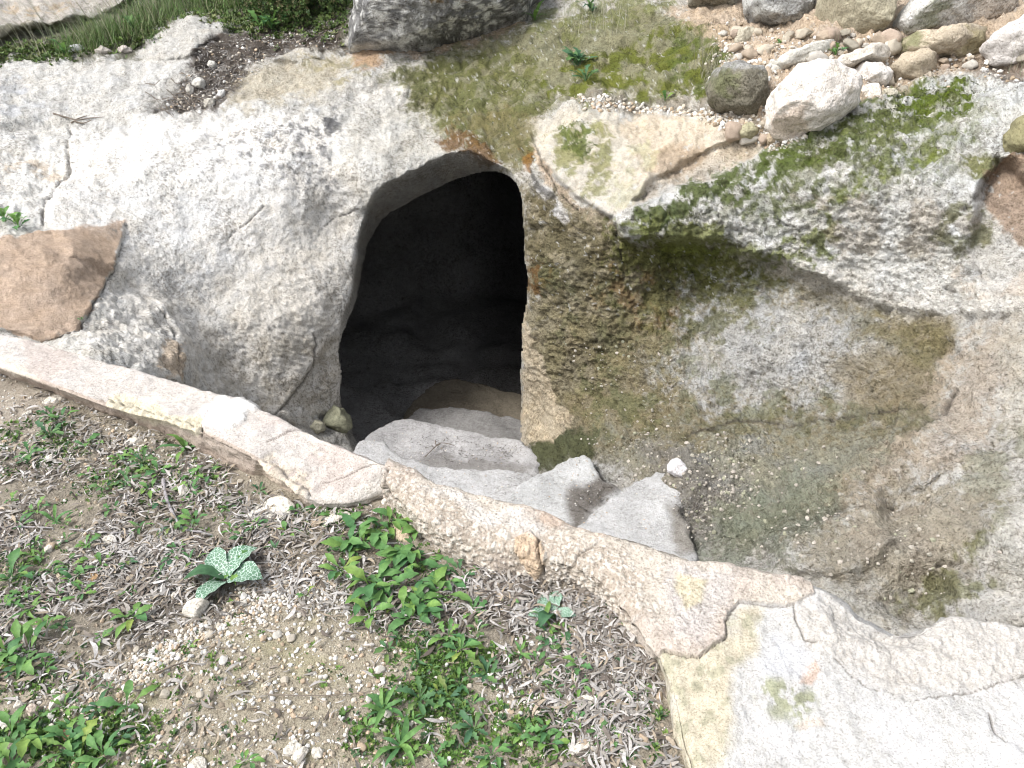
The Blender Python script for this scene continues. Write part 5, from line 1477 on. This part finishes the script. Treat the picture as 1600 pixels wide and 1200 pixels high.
LM = {k: [leaf_mesh('leaf', k, M['leaf'], i) for i in range(4)] for k in ('spoon', 'lance', 'lobed')}
LD = {k: [leaf_mesh('leaf', k, M['leaf_dark'], i + 9) for i in range(3)] for k in ('spoon', 'lobed', 'lance')}
LT = [leaf_mesh('leaf', 'broad', M['thistle'], i) for i in range(3)]
LB2 = [leaf_mesh('leaf', 'broad', M['leaf_dark'], 40 + i) for i in range(2)]
def weed(x, y, r_, n, kind, label, lib=LM, lift=(0.05, 0.6), base=None, name='weed', group=None, cat='weed', zrot=None):
    p = at_z(x, y, 0.0) if base is None else base
    gz = ground_z(p[0], p[1]) if base is None else p[2]
    t_ = (p - CAM) @ np.array([0, cp, -sp])
    L_ = r_ * t_ / F
    e = empty(name, (p[0], p[1], gz))
    tag(e, label, cat, group)
    a0 = random.uniform(0, 6)
    if n >= 11: n = int(n * 2.1)
    for i in range(n):
        o = link('leaf', random.choice(lib[kind]) if (kind != 'b' or i < 4) else random.choice(LB2), e)
        s_ = L_ * (random.uniform(0.8, 0.95) if kind == 'b' else random.uniform(0.55, 1.15) if n < 11 else random.uniform(0.35, 1.0))
        o.scale = (s_, s_ * random.uniform(0.9, 1.3), s_ * random.uniform(0.6, 1.2))
        az = a0 + i * 2.4 + random.uniform(-.3, .3) if zrot is None else zrot[i]
        o.rotation_euler = Euler((random.uniform(-.35, .35), -random.uniform(*lift), az), 'XYZ')
        q_ = 0.06 if n < 11 else 0.32
        o.location = (random.uniform(-q_, q_) * L_, random.uniform(-q_, q_) * L_, 0.002)
    return e
WD = [
 # the large clump
 (560,850,66,13,'spoon','leafy green weed at the upper left of the large clump'),(612,828,66,13,'spoon','leafy green weed at the top of the large clump by the kerb'),(640,880,74,15,'spoon','tall leafy green weed in the middle of the large clump'),
 (590,915,74,15,'spoon','leafy green weed in the lower left of the large clump'),(655,955,72,14,'spoon','leafy green weed at the bottom of the large clump'),(690,925,66,12,'spoon','leafy green weed at the right side of the large clump'),
 (535,895,54,9,'spoon','leafy green weed at the left rim of the large clump'),(655,835,50,7,'spoon','small leafy weed between the clump and the pebbly kerb'),(580,965,50,7,'spoon','small leafy weed hanging out below the large clump'),(720,905,50,8,'lobed','leafy weed at the far right of the clump, on dry litter'),
 (520,808,34,8,'lobed','small weed sprouting right below the kerb end'),(468,802,34,8,'lobed','small weed at the tip of the flat cream slab'),
 # left
 (290,705,52,9,'lance','long-leaved bright weed leaning on the kerb'),(250,740,40,7,'lobed','weed just below left of the long-leaved bright weed'),(80,682,40,9,'lobed','lobed weed nearest the kerb at the far left'),(48,710,30,9,'lobed','low tufted weed left of the lobed one'),
 (215,715,30,8,'lobed','small tufted weed below the yellow patch of the kerb'),(140,745,30,7,'lobed','small weed in the grey litter left of the curved stick'),(330,745,28,6,'lobed','small weed in the litter right of the long-leaved weed'),(235,770,34,7,'spoon','small spoon-leaved weed above the curved stick'),
 (205,965,52,8,'spoon','spoon-leaved weed on the bare soil left of the largest stone'),(110,885,44,7,'spoon','spoon-leaved weed on litter at middle left'),(22,905,58,9,'spoon','weed cut by the left edge at mid height'),(50,955,44,7,'lance','narrow-leaved weed at left beneath the edge weed'),
 (35,1035,66,12,'spoon','big weed at the left edge above the row of three stones'),(75,1050,40,8,'lobed','small weed right of the big left edge weed'),(205,1110,66,5,'spoon','weed with long upright leaves at lower left'),(120,1165,60,12,'lobed','bushy weed at the lower left corner area'),(35,1165,66,12,'spoon','broad weed in the lower left corner'),
 (165,1185,56,10,'spoon','broad weed beside the lower left corner weed'),(20,1200,60,9,'lobed','weed cut by the lower left corner'),(385,1195,40,8,'spoon','small round-leaved weed at the bottom edge'),
 # middle and right
 (600,1110,66,8,'lance','tall narrow-leaved weed at the bottom centre'),(625,1165,60,8,'lance','narrow-leaved weed cut by the bottom edge'),(655,1095,48,9,'lobed','dark leafy weed right of the tall narrow-leaved one'),(575,1140,44,6,'spoon','small weed left of the tall narrow-leaved one'),
 (840,1035,40,8,'spoon','small weed on dry litter above the bare patch'),(720,1020,46,10,'lobed','spreading weed in the ground cover below the big clump'),(760,1060,46,9,'lobed','dark spreading weed above the small bare patch'),(700,1090,40,8,'lobed','low weed in the middle of the ground cover'),
 (860,1165,44,8,'spoon','weed near the bottom, left of the round whitish stone'),(820,1150,46,9,'lobed','lobed weed at the bottom in the ground cover'),(905,1130,30,7,'lobed','small weed beside the white flat stone'),(950,958,22,5,'spoon','tiny three-leaved weed on litter near the pebbly kerb'),
 (1000,1100,34,6,'lance','sparse narrow weed beside the apron edge'),(1020,1180,40,7,'lance','narrow dark weed at the foot of the apron'),(800,940,26,5,'lobed','tiny weed on litter right of the large clump'),(770,1180,44,8,'spoon','weed cut by the bottom edge right of centre'),
 (300,1010,18,5,'lobed','tiny sprout on the gravel below the largest stone'),(430,860,26,5,'lance','thin weed between the thistle and the large clump'),(365,830,30,6,'lance','thin weed above the variegated thistle'),(480,930,22,5,'lobed','tiny sprout left of the large clump'),(160,1000,26,6,'lobed','small sprout left of the spoon-leaved weed'),
 (100,820,26,6,'lobed','small sprout on the grey litter at left'),(405,770,24,6,'lobed','tiny sprout below the broken part of the kerb'),(150,690,22,6,'lobed','tiny sprout beside the flat white stone under the kerb'),(60,800,30,7,'lobed','low weed left of the straight grey twig'),(280,860,26,6,'lobed','little weed under the curved grey stick'),(130,930,34,8,'lobed','ragged weed on litter above the spoon-leaved one'),(250,900,24,6,'lobed','little weed left of the variegated thistle'),(300,880,30,6,'lance','bright spiky weed touching the left thistle leaf'),(700,1000,40,8,'lobed','lobed weed hugging the lower rim of the clump'),(740,960,36,7,'lobed','lobed weed right of the lower clump'),(680,1180,40,8,'lobed','lobed weed by the white oval stone'),(740,1140,40,9,'lobed','bright lobed weed in the bottom ground cover'),(960,1160,30,7,'lobed','little weed right of the round whitish stone'),(980,1040,26,6,'lobed','little weed at the foot of the pebbly kerb'),(20,780,28,6,'lobed','small sprout at the left edge in grey litter'),(180,800,24,6,'lobed','small sprout above the bare soil patch')]
W = on_ground(np.concatenate([pick([[(-30,600),(400,760),(1040,1060),(1040,1190),(-30,1190)]], 95, 20), pick([[(150,1050),(420,900),(520,900),(480,1000),(120,1150)]], 45, 20)]))
land = [(n_[0], n_[1], n_[3]) for n_ in named if len(n_[3].split()) <= 10 and not n_[3].startswith('small')] + [(w_[0], w_[1], w_[5]) for w_ in WD if len(w_[5].split()) <= 10]
seen = set()
for w in W[:130]:
    k_ = random.randrange(8)
    o = link('pebble', svar[k_])
    s_ = 0.006 + 0.009 * random.random() ** 2
    o.scale = (s_, s_, s_ * random.uniform(0.6, 1)); o.location = (w[0], w[1], w[2] + s_ * 0.35)
    o.rotation_euler = (0, 0, random.uniform(0, 6.28))
    px_, py_ = to_px(w[None]); px_, py_ = float(px_[0]), float(py_[0])
    for q in sorted(land, key=lambda q: (q[0] - px_) ** 2 + (q[1] - py_) ** 2)[:5]:
        dx, dy = px_ - q[0], py_ - q[1]
        d_w = ('right of' if dx > 0 else 'left of') if abs(dx) > abs(dy) else ('just below' if dy > 0 else 'just above')
        lb = '%s %s pebble %s the %s' % ('tiny' if s_ < 0.009 else 'small', ['cream', 'white', 'beige', 'ochre'][k_ % 4], d_w, q[2])
        if lb not in seen: break
    seen.add(lb)
    tag(o, lb, 'pebble', 'pebbles scattered over the foreground soil')
for i, (x, y, r_, n, kd, lb) in enumerate(WD):
    weed(x, y, r_ * (0.86 if n >= 11 else 0.8), n, kd, lb, LD if ('dark' in lb or i % 5 == 4) and kd != 'spoon' else LM)
weed(355,908,76,5,'b','large milk thistle seedling with white-veined leaves', {'b': LT}, (0.15, 0.3), name='thistle', cat='thistle', zrot=[2.1, -0.15, -2.0, 0.95, -2.9])
weed(365,900,46,6,'lobed','green weed growing between the white-veined thistle leaves')
weed(862,962,46,5,'b','small milk thistle with white-veined leaves on dry litter', {'b': LT}, (0.15, 0.4), name='thistle', cat='thistle')
weed(850,970,30,6,'lance','bright narrow weed touching the small thistle')
land2 = [(n_[0], n_[1], n_[3]) for n_ in named if len(n_[3].split()) <= 10 and not n_[3].startswith('small')] + [(w_[0], w_[1], w_[5]) for w_ in WD if len(w_[5].split()) <= 10]
seen2 = set()
spots = pick([[(0,640),(120,660),(330,740),(440,800),(500,900),(300,900),(200,980),(0,1000)]], 46, 10).tolist() + pick([[(560,960),(760,960),(960,950),(1020,1060),(1040,1190),(580,1190),(600,1060)]], 46, 10).tolist() + pick([[(0,1000),(160,1060),(240,1190),(0,1190)]], 16, 10).tolist()
for x, y in spots:
    kd = random.choice(['spoon', 'lance', 'lobed', 'lobed', 'spoon'])
    for q in sorted(land2, key=lambda q: (q[0] - x) ** 2 + (q[1] - y) ** 2)[:6]:
        dx, dy = x - q[0], y - q[1]
        d_w = ('right of' if dx > 0 else 'left of') if abs(dx) > abs(dy) else ('below' if dy > 0 else 'above')
        lb = '%s seedling %s the %s' % ({'spoon': 'round-leaved', 'lance': 'narrow-leaved', 'lobed': 'ragged-leaved'}[kd], d_w, q[2])
        if lb not in seen2: break
    seen2.add(lb)
    weed(x, y, random.uniform(16, 32), random.randint(5, 8), kd, lb, LD if (kd != 'b' and random.random() < .45) else LM, group='small seedlings scattered in the litter', name='seedling')
# on the rocks
for x, y, r_, n, kd, lb, lib in [(836,32,34,8,'lance','bright rosette weed right of the lichened boulder', LM),(30,358,34,10,'lobed','low green weed above the brown slab at the left edge', LM),(10,350,30,8,'lobed','low green weed cut by the left edge above the brown slab', LM),
        (905,105,40,12,'lobed','feathery blue-green weed on the mossy ledge', LD),(915,135,28,8,'lobed','small blue-green weed under the feathery one', LD),(1305,92,22,10,'lobed','bright green sprig between the pale rubble stones', LM),(1218,78,16,8,'lobed','tiny green sprig beside the reddish stone', LM),
        (1040,162,22,7,'lobed','small weed at the foot of the mossy ledge', LM),(128,498,10,5,'lobed','tiny sprout in the crack beside the brown slab', LM),(925,20,26,8,'lance','thin weed high on the slope right of the boulder', LD),(210,52,40,10,'lance','green weed tuft in the gully grass', LM),(105,88,30,9,'lobed','green weed at the foot of the gully', LM),(420,50,40,12,'lobed','bright weed at the foot of the bush', LM),(395,14,40,10,'lobed','pale green weed left of the bush',LM)]:
    weed(x, y, r_, n, kd, lb, lib, (0.2, 1.0), surf(x, y))

# ---- ground cover of tiny leaves, on soil
def tuft(n=9, seed=0):
    r = random.Random(seed)
    V_, F_ = [], []
    for i in range(n):
        az = r.uniform(0, 6.28); el = r.uniform(0.1, 1.1); L_ = r.uniform(0.5, 1.0); w = r.uniform(0.14, 0.24)
        d = np.array([math.cos(az) * math.cos(el), math.sin(az) * math.cos(el), math.sin(el)])
        s_ = np.array([-math.sin(az), math.cos(az), 0])
        b0 = len(V_)
        V_ += [d * 0.15, d * L_ * 0.55 + s_ * w, d * L_, d * L_ * 0.55 - s_ * w]
        F_.append((b0, b0 + 1, b0 + 2, b0 + 3))
    return np.array(V_), np.array(F_)
TV, TF = zip(*[tuft(9, i) for i in range(7)])
def cover(name, pts, lo, hi, pal, normals=None):
    n = len(pts)
    sc = RNG.uniform(lo, hi, n)
    pal = np.array(pal)
    c = pal[RNG.integers(0, len(pal), n)] * RNG.uniform(0.75, 1.25, (n, 1))
    return bulk(name, list(TV), list(TF), pts, rots(n, 0.25, normals), sc, c, M['green'], True)
GP = [(0.095,0.18,0.04), (0.12,0.21,0.05), (0.06,0.12,0.03), (0.13,0.20,0.05), (0.07,0.13,0.06)]
pp = np.concatenate([pick([[(620,1010),(720,990),(800,1040),(780,1100),(680,1110),(620,1080)]], 1000, 30), pick([[(560,1120),(700,1090),(880,1120),(900,1210),(560,1210)]], 1000, 60), pick([[(0,670),(110,650),(120,720),(0,740)]], 420, 20), pick([[(130,700),(330,720),(400,800),(250,800),(100,780)]], 500, 30),
                     pick([[(-20,860),(60,860),(80,960),(-20,960)]], 280, 30), pick([[(-20,1000),(110,1010),(110,1080),(-20,1090)]], 420, 30), pick([[(-20,1130),(230,1130),(260,1220),(-20,1220)]], 1100, 35), pick([[(500,800),(640,800),(720,960),(560,1000)]], 420, 40), pick([[(800,930),(960,940),(1040,1100),(1040,1220),(860,1200)]], 420, 40), pick([[(440,790),(560,800),(560,830),(450,830)]], 160, 14)])
W = on_ground(pp, (7, -0.12), 871)
tag(cover('ground_cover', W, 0.006, 0.020, GP), kind='stuff')
W = on_ground(pick([[(-100,620),(1040,1000),(1040,1250),(-100,1250)]], 2200, 30), (3.2, 0.02), 875)
tag(cover('ground_cover', W, 0.005, 0.015, GP), kind='stuff')
# low growth in the gully and on rock ledges
pp = np.concatenate([pick([[(-40,80),(70,70),(200,40),(300,20),(420,30),(400,60),(290,24),(220,70),(100,92),(0,95)]], 1800, 12), pick([[(300,-20),(560,-20),(530,60),(440,60),(330,20)]], 1600, 15)])
W = np.array([surf(x, y) for x, y in pp]); Nn = np.array([surf_n(x, y) for x, y in pp])
tag(cover('ground_cover', W, 0.015, 0.045, [(0.10,0.16,0.05),(0.13,0.20,0.05),(0.08,0.11,0.04),(0.15,0.17,0.07)], Nn), kind='stuff')
# moss cushions standing off the rock (tiny tufts)
mp = np.concatenate([pick([[(1400,140),(1480,128),(1525,140),(1515,180),(1450,192),(1390,175)]], 1500, 10), pick([[(1230,215),(1290,185),(1400,150),(1450,200),(1350,235),(1250,250)]], 1500, 18), pick([[(1080,60),(1135,50),(1135,130),(1080,150),(1040,120)]], 800, 12), pick([[(870,205),(925,195),(930,235),(885,240)]], 300, 8), pick([[(990,345),(1150,270),(1200,290),(1060,350)]], 800, 14), pick([[(620,110),(820,90),(850,180),(800,250),(700,200)]], 700, 20)])
mp = mp[fbm(np.array([surf(x, y) for x, y in mp]), 16, 4, 881) > 0.10]
W = np.array([surf(x, y) for x, y in mp]); Nn = np.array([surf_n(x, y) for x, y in mp])
tag(cover('moss', W, 0.004, 0.009, [(0.08,0.09,0.035),(0.10,0.11,0.045),(0.055,0.062,0.03)], Nn), kind='stuff')

# ---- bush and gully grass
def grass(name, pts, L0, L1, w, pal, lean=(0.0, 0.0), spread=0.5, nseg=5):
    n = len(pts)
    Ls = RNG.uniform(L0, L1, n); az = RNG.uniform(0, 6.28, n); ln = RNG.uniform(0.1, spread, n)
    t_ = np.linspace(0, 1, nseg + 1)
    dirx = np.cos(az) * ln + lean[0]; diry = np.sin(az) * ln + lean[1]
    cx = pts[:, 0, None] + Ls[:, None] * dirx[:, None] * t_ ** 1.7
    cy = pts[:, 1, None] + Ls[:, None] * diry[:, None] * t_ ** 1.7
    cz = pts[:, 2, None] + Ls[:, None] * (t_ - 0.35 * np.clip(ln[:, None], 0, 1) * t_ ** 2)
    ww = w * (1 - t_ * 0.9)
    sx, sy = -np.sin(az)[:, None] * ww, np.cos(az)[:, None] * ww
    # blades turned mostly side-on to be seen from around
    A_ = np.stack([cx - sx, cy - sy, cz], -1); B_ = np.stack([cx + sx, cy + sy, cz], -1)
    V_ = np.stack([A_, B_], 2).reshape(n, -1, 3)
    f = np.array([(2 * i, 2 * i + 1, 2 * i + 3, 2 * i + 2) for i in range(nseg)])
    F_ = (f[None] + (np.arange(n) * (nseg + 1) * 2)[:, None, None]).reshape(-1, 4)
    pal = np.array(pal)
    c = np.repeat(pal[RNG.integers(0, len(pal), n)] * RNG.uniform(0.75, 1.25, (n, 1)), (nseg + 1) * 2, 0)
    return link(name, mesh_np(name, V_.reshape(-1, 3), F_, M['green'], c))
def sp_(poly, n, soft=12):
    return np.array([surf(x, y) for x, y in pick([poly], n, soft)])
tag(grass('grass', sp_([(90,80),(200,30),(300,-20),(420,-40),(420,20),(300,22),(220,66),(120,88)], 4200), 0.05, 0.24, 0.0018, [(0.15,0.22,0.08),(0.11,0.17,0.06),(0.26,0.26,0.15),(0.10,0.19,0.05)], (-0.1, -0.1), 1.1), kind='stuff')
tag(grass('dry_grass', sp_([(-20,80),(60,70),(200,20),(300,-30),(340,10),(220,60),(60,95)], 130), 0.3, 0.75, 0.0018, [(0.38,0.37,0.28),(0.30,0.31,0.22)], (-0.35, -0.35), 0.5, 7), kind='stuff')
tag(grass('dry_grass', np.concatenate([sp_([(1090,110),(1120,90),(1130,150),(1100,160)], 60, 8), sp_([(880,40),(960,10),(980,60),(900,70)], 90, 12), sp_([(1290,60),(1310,60),(1320,100),(1290,96)], 8, 4), sp_([(1560,90),(1600,90),(1600,120),(1570,120)], 30, 6)]), 0.08, 0.3, 0.0013, [(0.33,0.31,0.24),(0.22,0.23,0.15)], (0.0, -0.1), 0.7), kind='stuff')
def bush(name, centre, rad3, n, label, seed):
    r = np.random.default_rng(seed)
    u = r.normal(size=(n, 3)); u /= np.linalg.norm(u, axis=1)[:, None]
    R_ = r.random(n) ** 0.45
    lump = 1 + 0.35 * fbm(u, 2.2, 3, seed)
    p = u * (R_ * lump)[:, None] * np.array(rad3)
    keepm = fbm(p, 5, 3, seed + 2) > -0.18
    p = p[keepm]; n = len(p)
    e = empty(name, centre); tag(e, label, 'bush')
    sc = RNG.uniform(0.012, 0.032, n)
    pal = np.array([(0.055,0.10,0.03),(0.08,0.14,0.04),(0.045,0.08,0.03),(0.11,0.16,0.05),(0.13,0.12,0.06)])
    c = pal[RNG.integers(0, len(pal), n)] * RNG.uniform(0.7, 1.3, (n, 1))
    fo = bulk('foliage', list(TV), list(TF), p, rots(n, 1.2), sc, c, M['green'], True)
    fo.parent = e; fo['kind'] = 'stuff'
    for k_ in range(14):
        q = p[r.integers(0, n)]
        cu = bpy.data.curves.new('stem', 'CURVE'); cu.dimensions = '3D'; cu.bevel_depth = 0.004; cu.bevel_resolution = 1
        s_ = cu.splines.new('POLY'); s_.points.add(3)
        st_ = np.array([r.normal() * 0.05, r.normal() * 0.05, -rad3[2] * 0.9])
        for i in range(4):
            t_ = i / 3
            pt = st_ * (1 - t_) + q * t_ + r.normal(size=3) * 0.02 * (0 < i < 3)
            s_.points[i].co = (*pt, 1); s_.points[i].radius = 1 - 0.6 * t_
        dg_o = bpy.data.objects.new('stem', cu); COL.objects.link(dg_o)
        me = bpy.data.meshes.new_from_object(dg_o.evaluated_get(bpy.context.evaluated_depsgraph_get()))
        bpy.data.objects.remove(dg_o)
        me.materials.clear(); me.materials.append(M['twig'])
        link('stem', me, e)
for px_, py_, dz, r3, n_, lb in ((475,30,0.12,(0.42,0.32,0.30),5200,'dense dark green bush beside the left end of the lichened boulder'), (350,-15,0.10,(0.40,0.3,0.24),3000,'low green bush cut by the top edge, above the pale rock'), (560,-20,0.15,(0.3,0.3,0.3),1200,'green bush hidden behind the lichened boulder')):
    c = surf(px_, py_)
    bush('bush', (c[0], c[1], c[2] + dz), r3, n_, lb, 900 + px_)

# ================================================================== TWIGS
def tube(name, pts, r0, r1, mat, label=None, cat=None, parent=None):
    pts = [np.array(p, float) for p in pts]
    # subdivide smoothly
    dense = []
    P_ = [pts[0]] + pts + [pts[-1]]
    for i in range(1, len(P_) - 2):
        for k_ in range(5):
            t_ = k_ / 5
            dense.append(cub(P_[i - 1], P_[i], P_[i + 1], P_[i + 2], t_))
    dense.append(pts[-1])
    n = len(dense); K = 6
    V_ = []
    for i, p in enumerate(dense):
        d = dense[min(i + 1, n - 1)] - dense[max(i - 1, 0)]
        d /= np.linalg.norm(d) + 1e-9
        x_ = np.cross(d, [0.1, 0.2, 1.0]); x_ /= np.linalg.norm(x_); y_ = np.cross(d, x_)
        rr_ = (r0 + (r1 - r0) * i / (n - 1)) * (1 + 0.15 * math.sin(i * 1.7))
        for k_ in range(K):
            a_ = k_ * 2 * math.pi / K
            V_.append(p + (x_ * math.cos(a_) + y_ * math.sin(a_)) * rr_)
    F_ = [(i * K + k_, i * K + (k_ + 1) % K, (i + 1) * K + (k_ + 1) % K, (i + 1) * K + k_) for i in range(n - 1) for k_ in range(K)]
    o = link(name, mesh_np(name, np.array(V_), np.array(F_), mat), parent)
    if label: tag(o, label, cat)
    return o
def gtw(pix, h=0.008):
    out = []
    for i, (x, y) in enumerate(pix):
        p = at_z(x, y, 0.0); p[2] = ground_z(p[0], p[1]) + h + 0.004 * (i % 2)
        out.append(p)
    return out
M['pale_twig'] = rock_mat('weathered_twig', 0.4, 300, False, 0.1, tint=(0.34, 0.32, 0.33))
tube('twig', gtw([(256,752),(262,785),(276,815),(290,833),(318,836)]), 0.006, 0.003, M['pale_twig'], 'curved grey stick lying between the kerb and the thistle', 'twig')
tube('twig', gtw([(0,826),(40,826),(85,828)]), 0.004, 0.002, M['pale_twig'], 'straight grey twig at the left edge on the litter', 'twig')
tube('twig', gtw([(246,1060),(275,1048),(300,1038)]), 0.0025, 0.0015, M['twig'], 'short brown twig on the gravel below the largest stone', 'twig')
tube('twig', gtw([(418,1092),(470,1096),(530,1092),(580,1088)], 0.012), 0.0016, 0.001, M['twig'], 'long thin dark stem across the sandy soil', 'twig')
tube('twig', gtw([(340,1017),(370,1022),(400,1036)]), 0.0014, 0.001, M['twig'], 'thin dark stem on the sandy soil right of the gravel', 'twig')
tube('twig', gtw([(110,830),(160,836),(210,838)]), 0.002, 0.0015, M['pale_twig'], 'thin pale twig left of the curved grey stick', 'twig')
tube('twig', gtw([(500,850),(520,838),(545,824)]), 0.003, 0.002, M['pale_twig'], 'pale straw left of the large weed clump', 'twig')
e = empty('twig', tuple(at_z(668, 690 , -1.15)))
tag(e, 'small forked dark twig lying on the step before the cave mouth', 'twig')
bz = at_z(668, 690, -1.15)
def stw(pix): return [at_z(x, y, -1.143) - bz for x, y in pix]
tube('branch', stw([(664,714),(678,700),(690,692),(710,696)]), 0.003, 0.002, M['twig'], parent=e)
tube('branch', stw([(680,688),(682,697),(688,693)]), 0.003, 0.002, M['twig'], parent=e)
tw = empty('twig', tuple(surf(130, 190))); tag(tw, 'dark broken brushwood lying on the white bedrock', 'twig')
b0 = surf(130, 190)
def rtw(pix): return [surf(x, y) - b0 + np.array([0, -0.004, 0.010]) for x, y in pix]
for pix in ([(86,184),(105,188),(122,190),(140,186),(165,186)], [(112,194),(125,188),(138,184)], [(118,192),(130,193),(145,188)]):
    tube('branch', rtw(pix), 0.006, 0.002, M['twig'], parent=tw)
tw = empty('twig', tuple(surf(280, 145))); tag(tw, 'bundle of dry twigs at the left rim of the dark soil pocket', 'twig')
b0 = surf(280, 145)
for k_ in range(16):
    x0_, y0_ = random.uniform(225, 300), random.uniform(118, 174)
    a_ = random.uniform(-0.5, 0.9); l_ = random.uniform(14, 34)
    tube('branch', rtw([(x0_, y0_), (x0_ + l_ * .5 * math.cos(a_), y0_ + l_ * .5 * math.sin(a_) + random.uniform(-2, 2)), (x0_ + l_ * math.cos(a_), y0_ + l_ * math.sin(a_))]), 0.003, 0.0015, M['twig'], parent=tw)
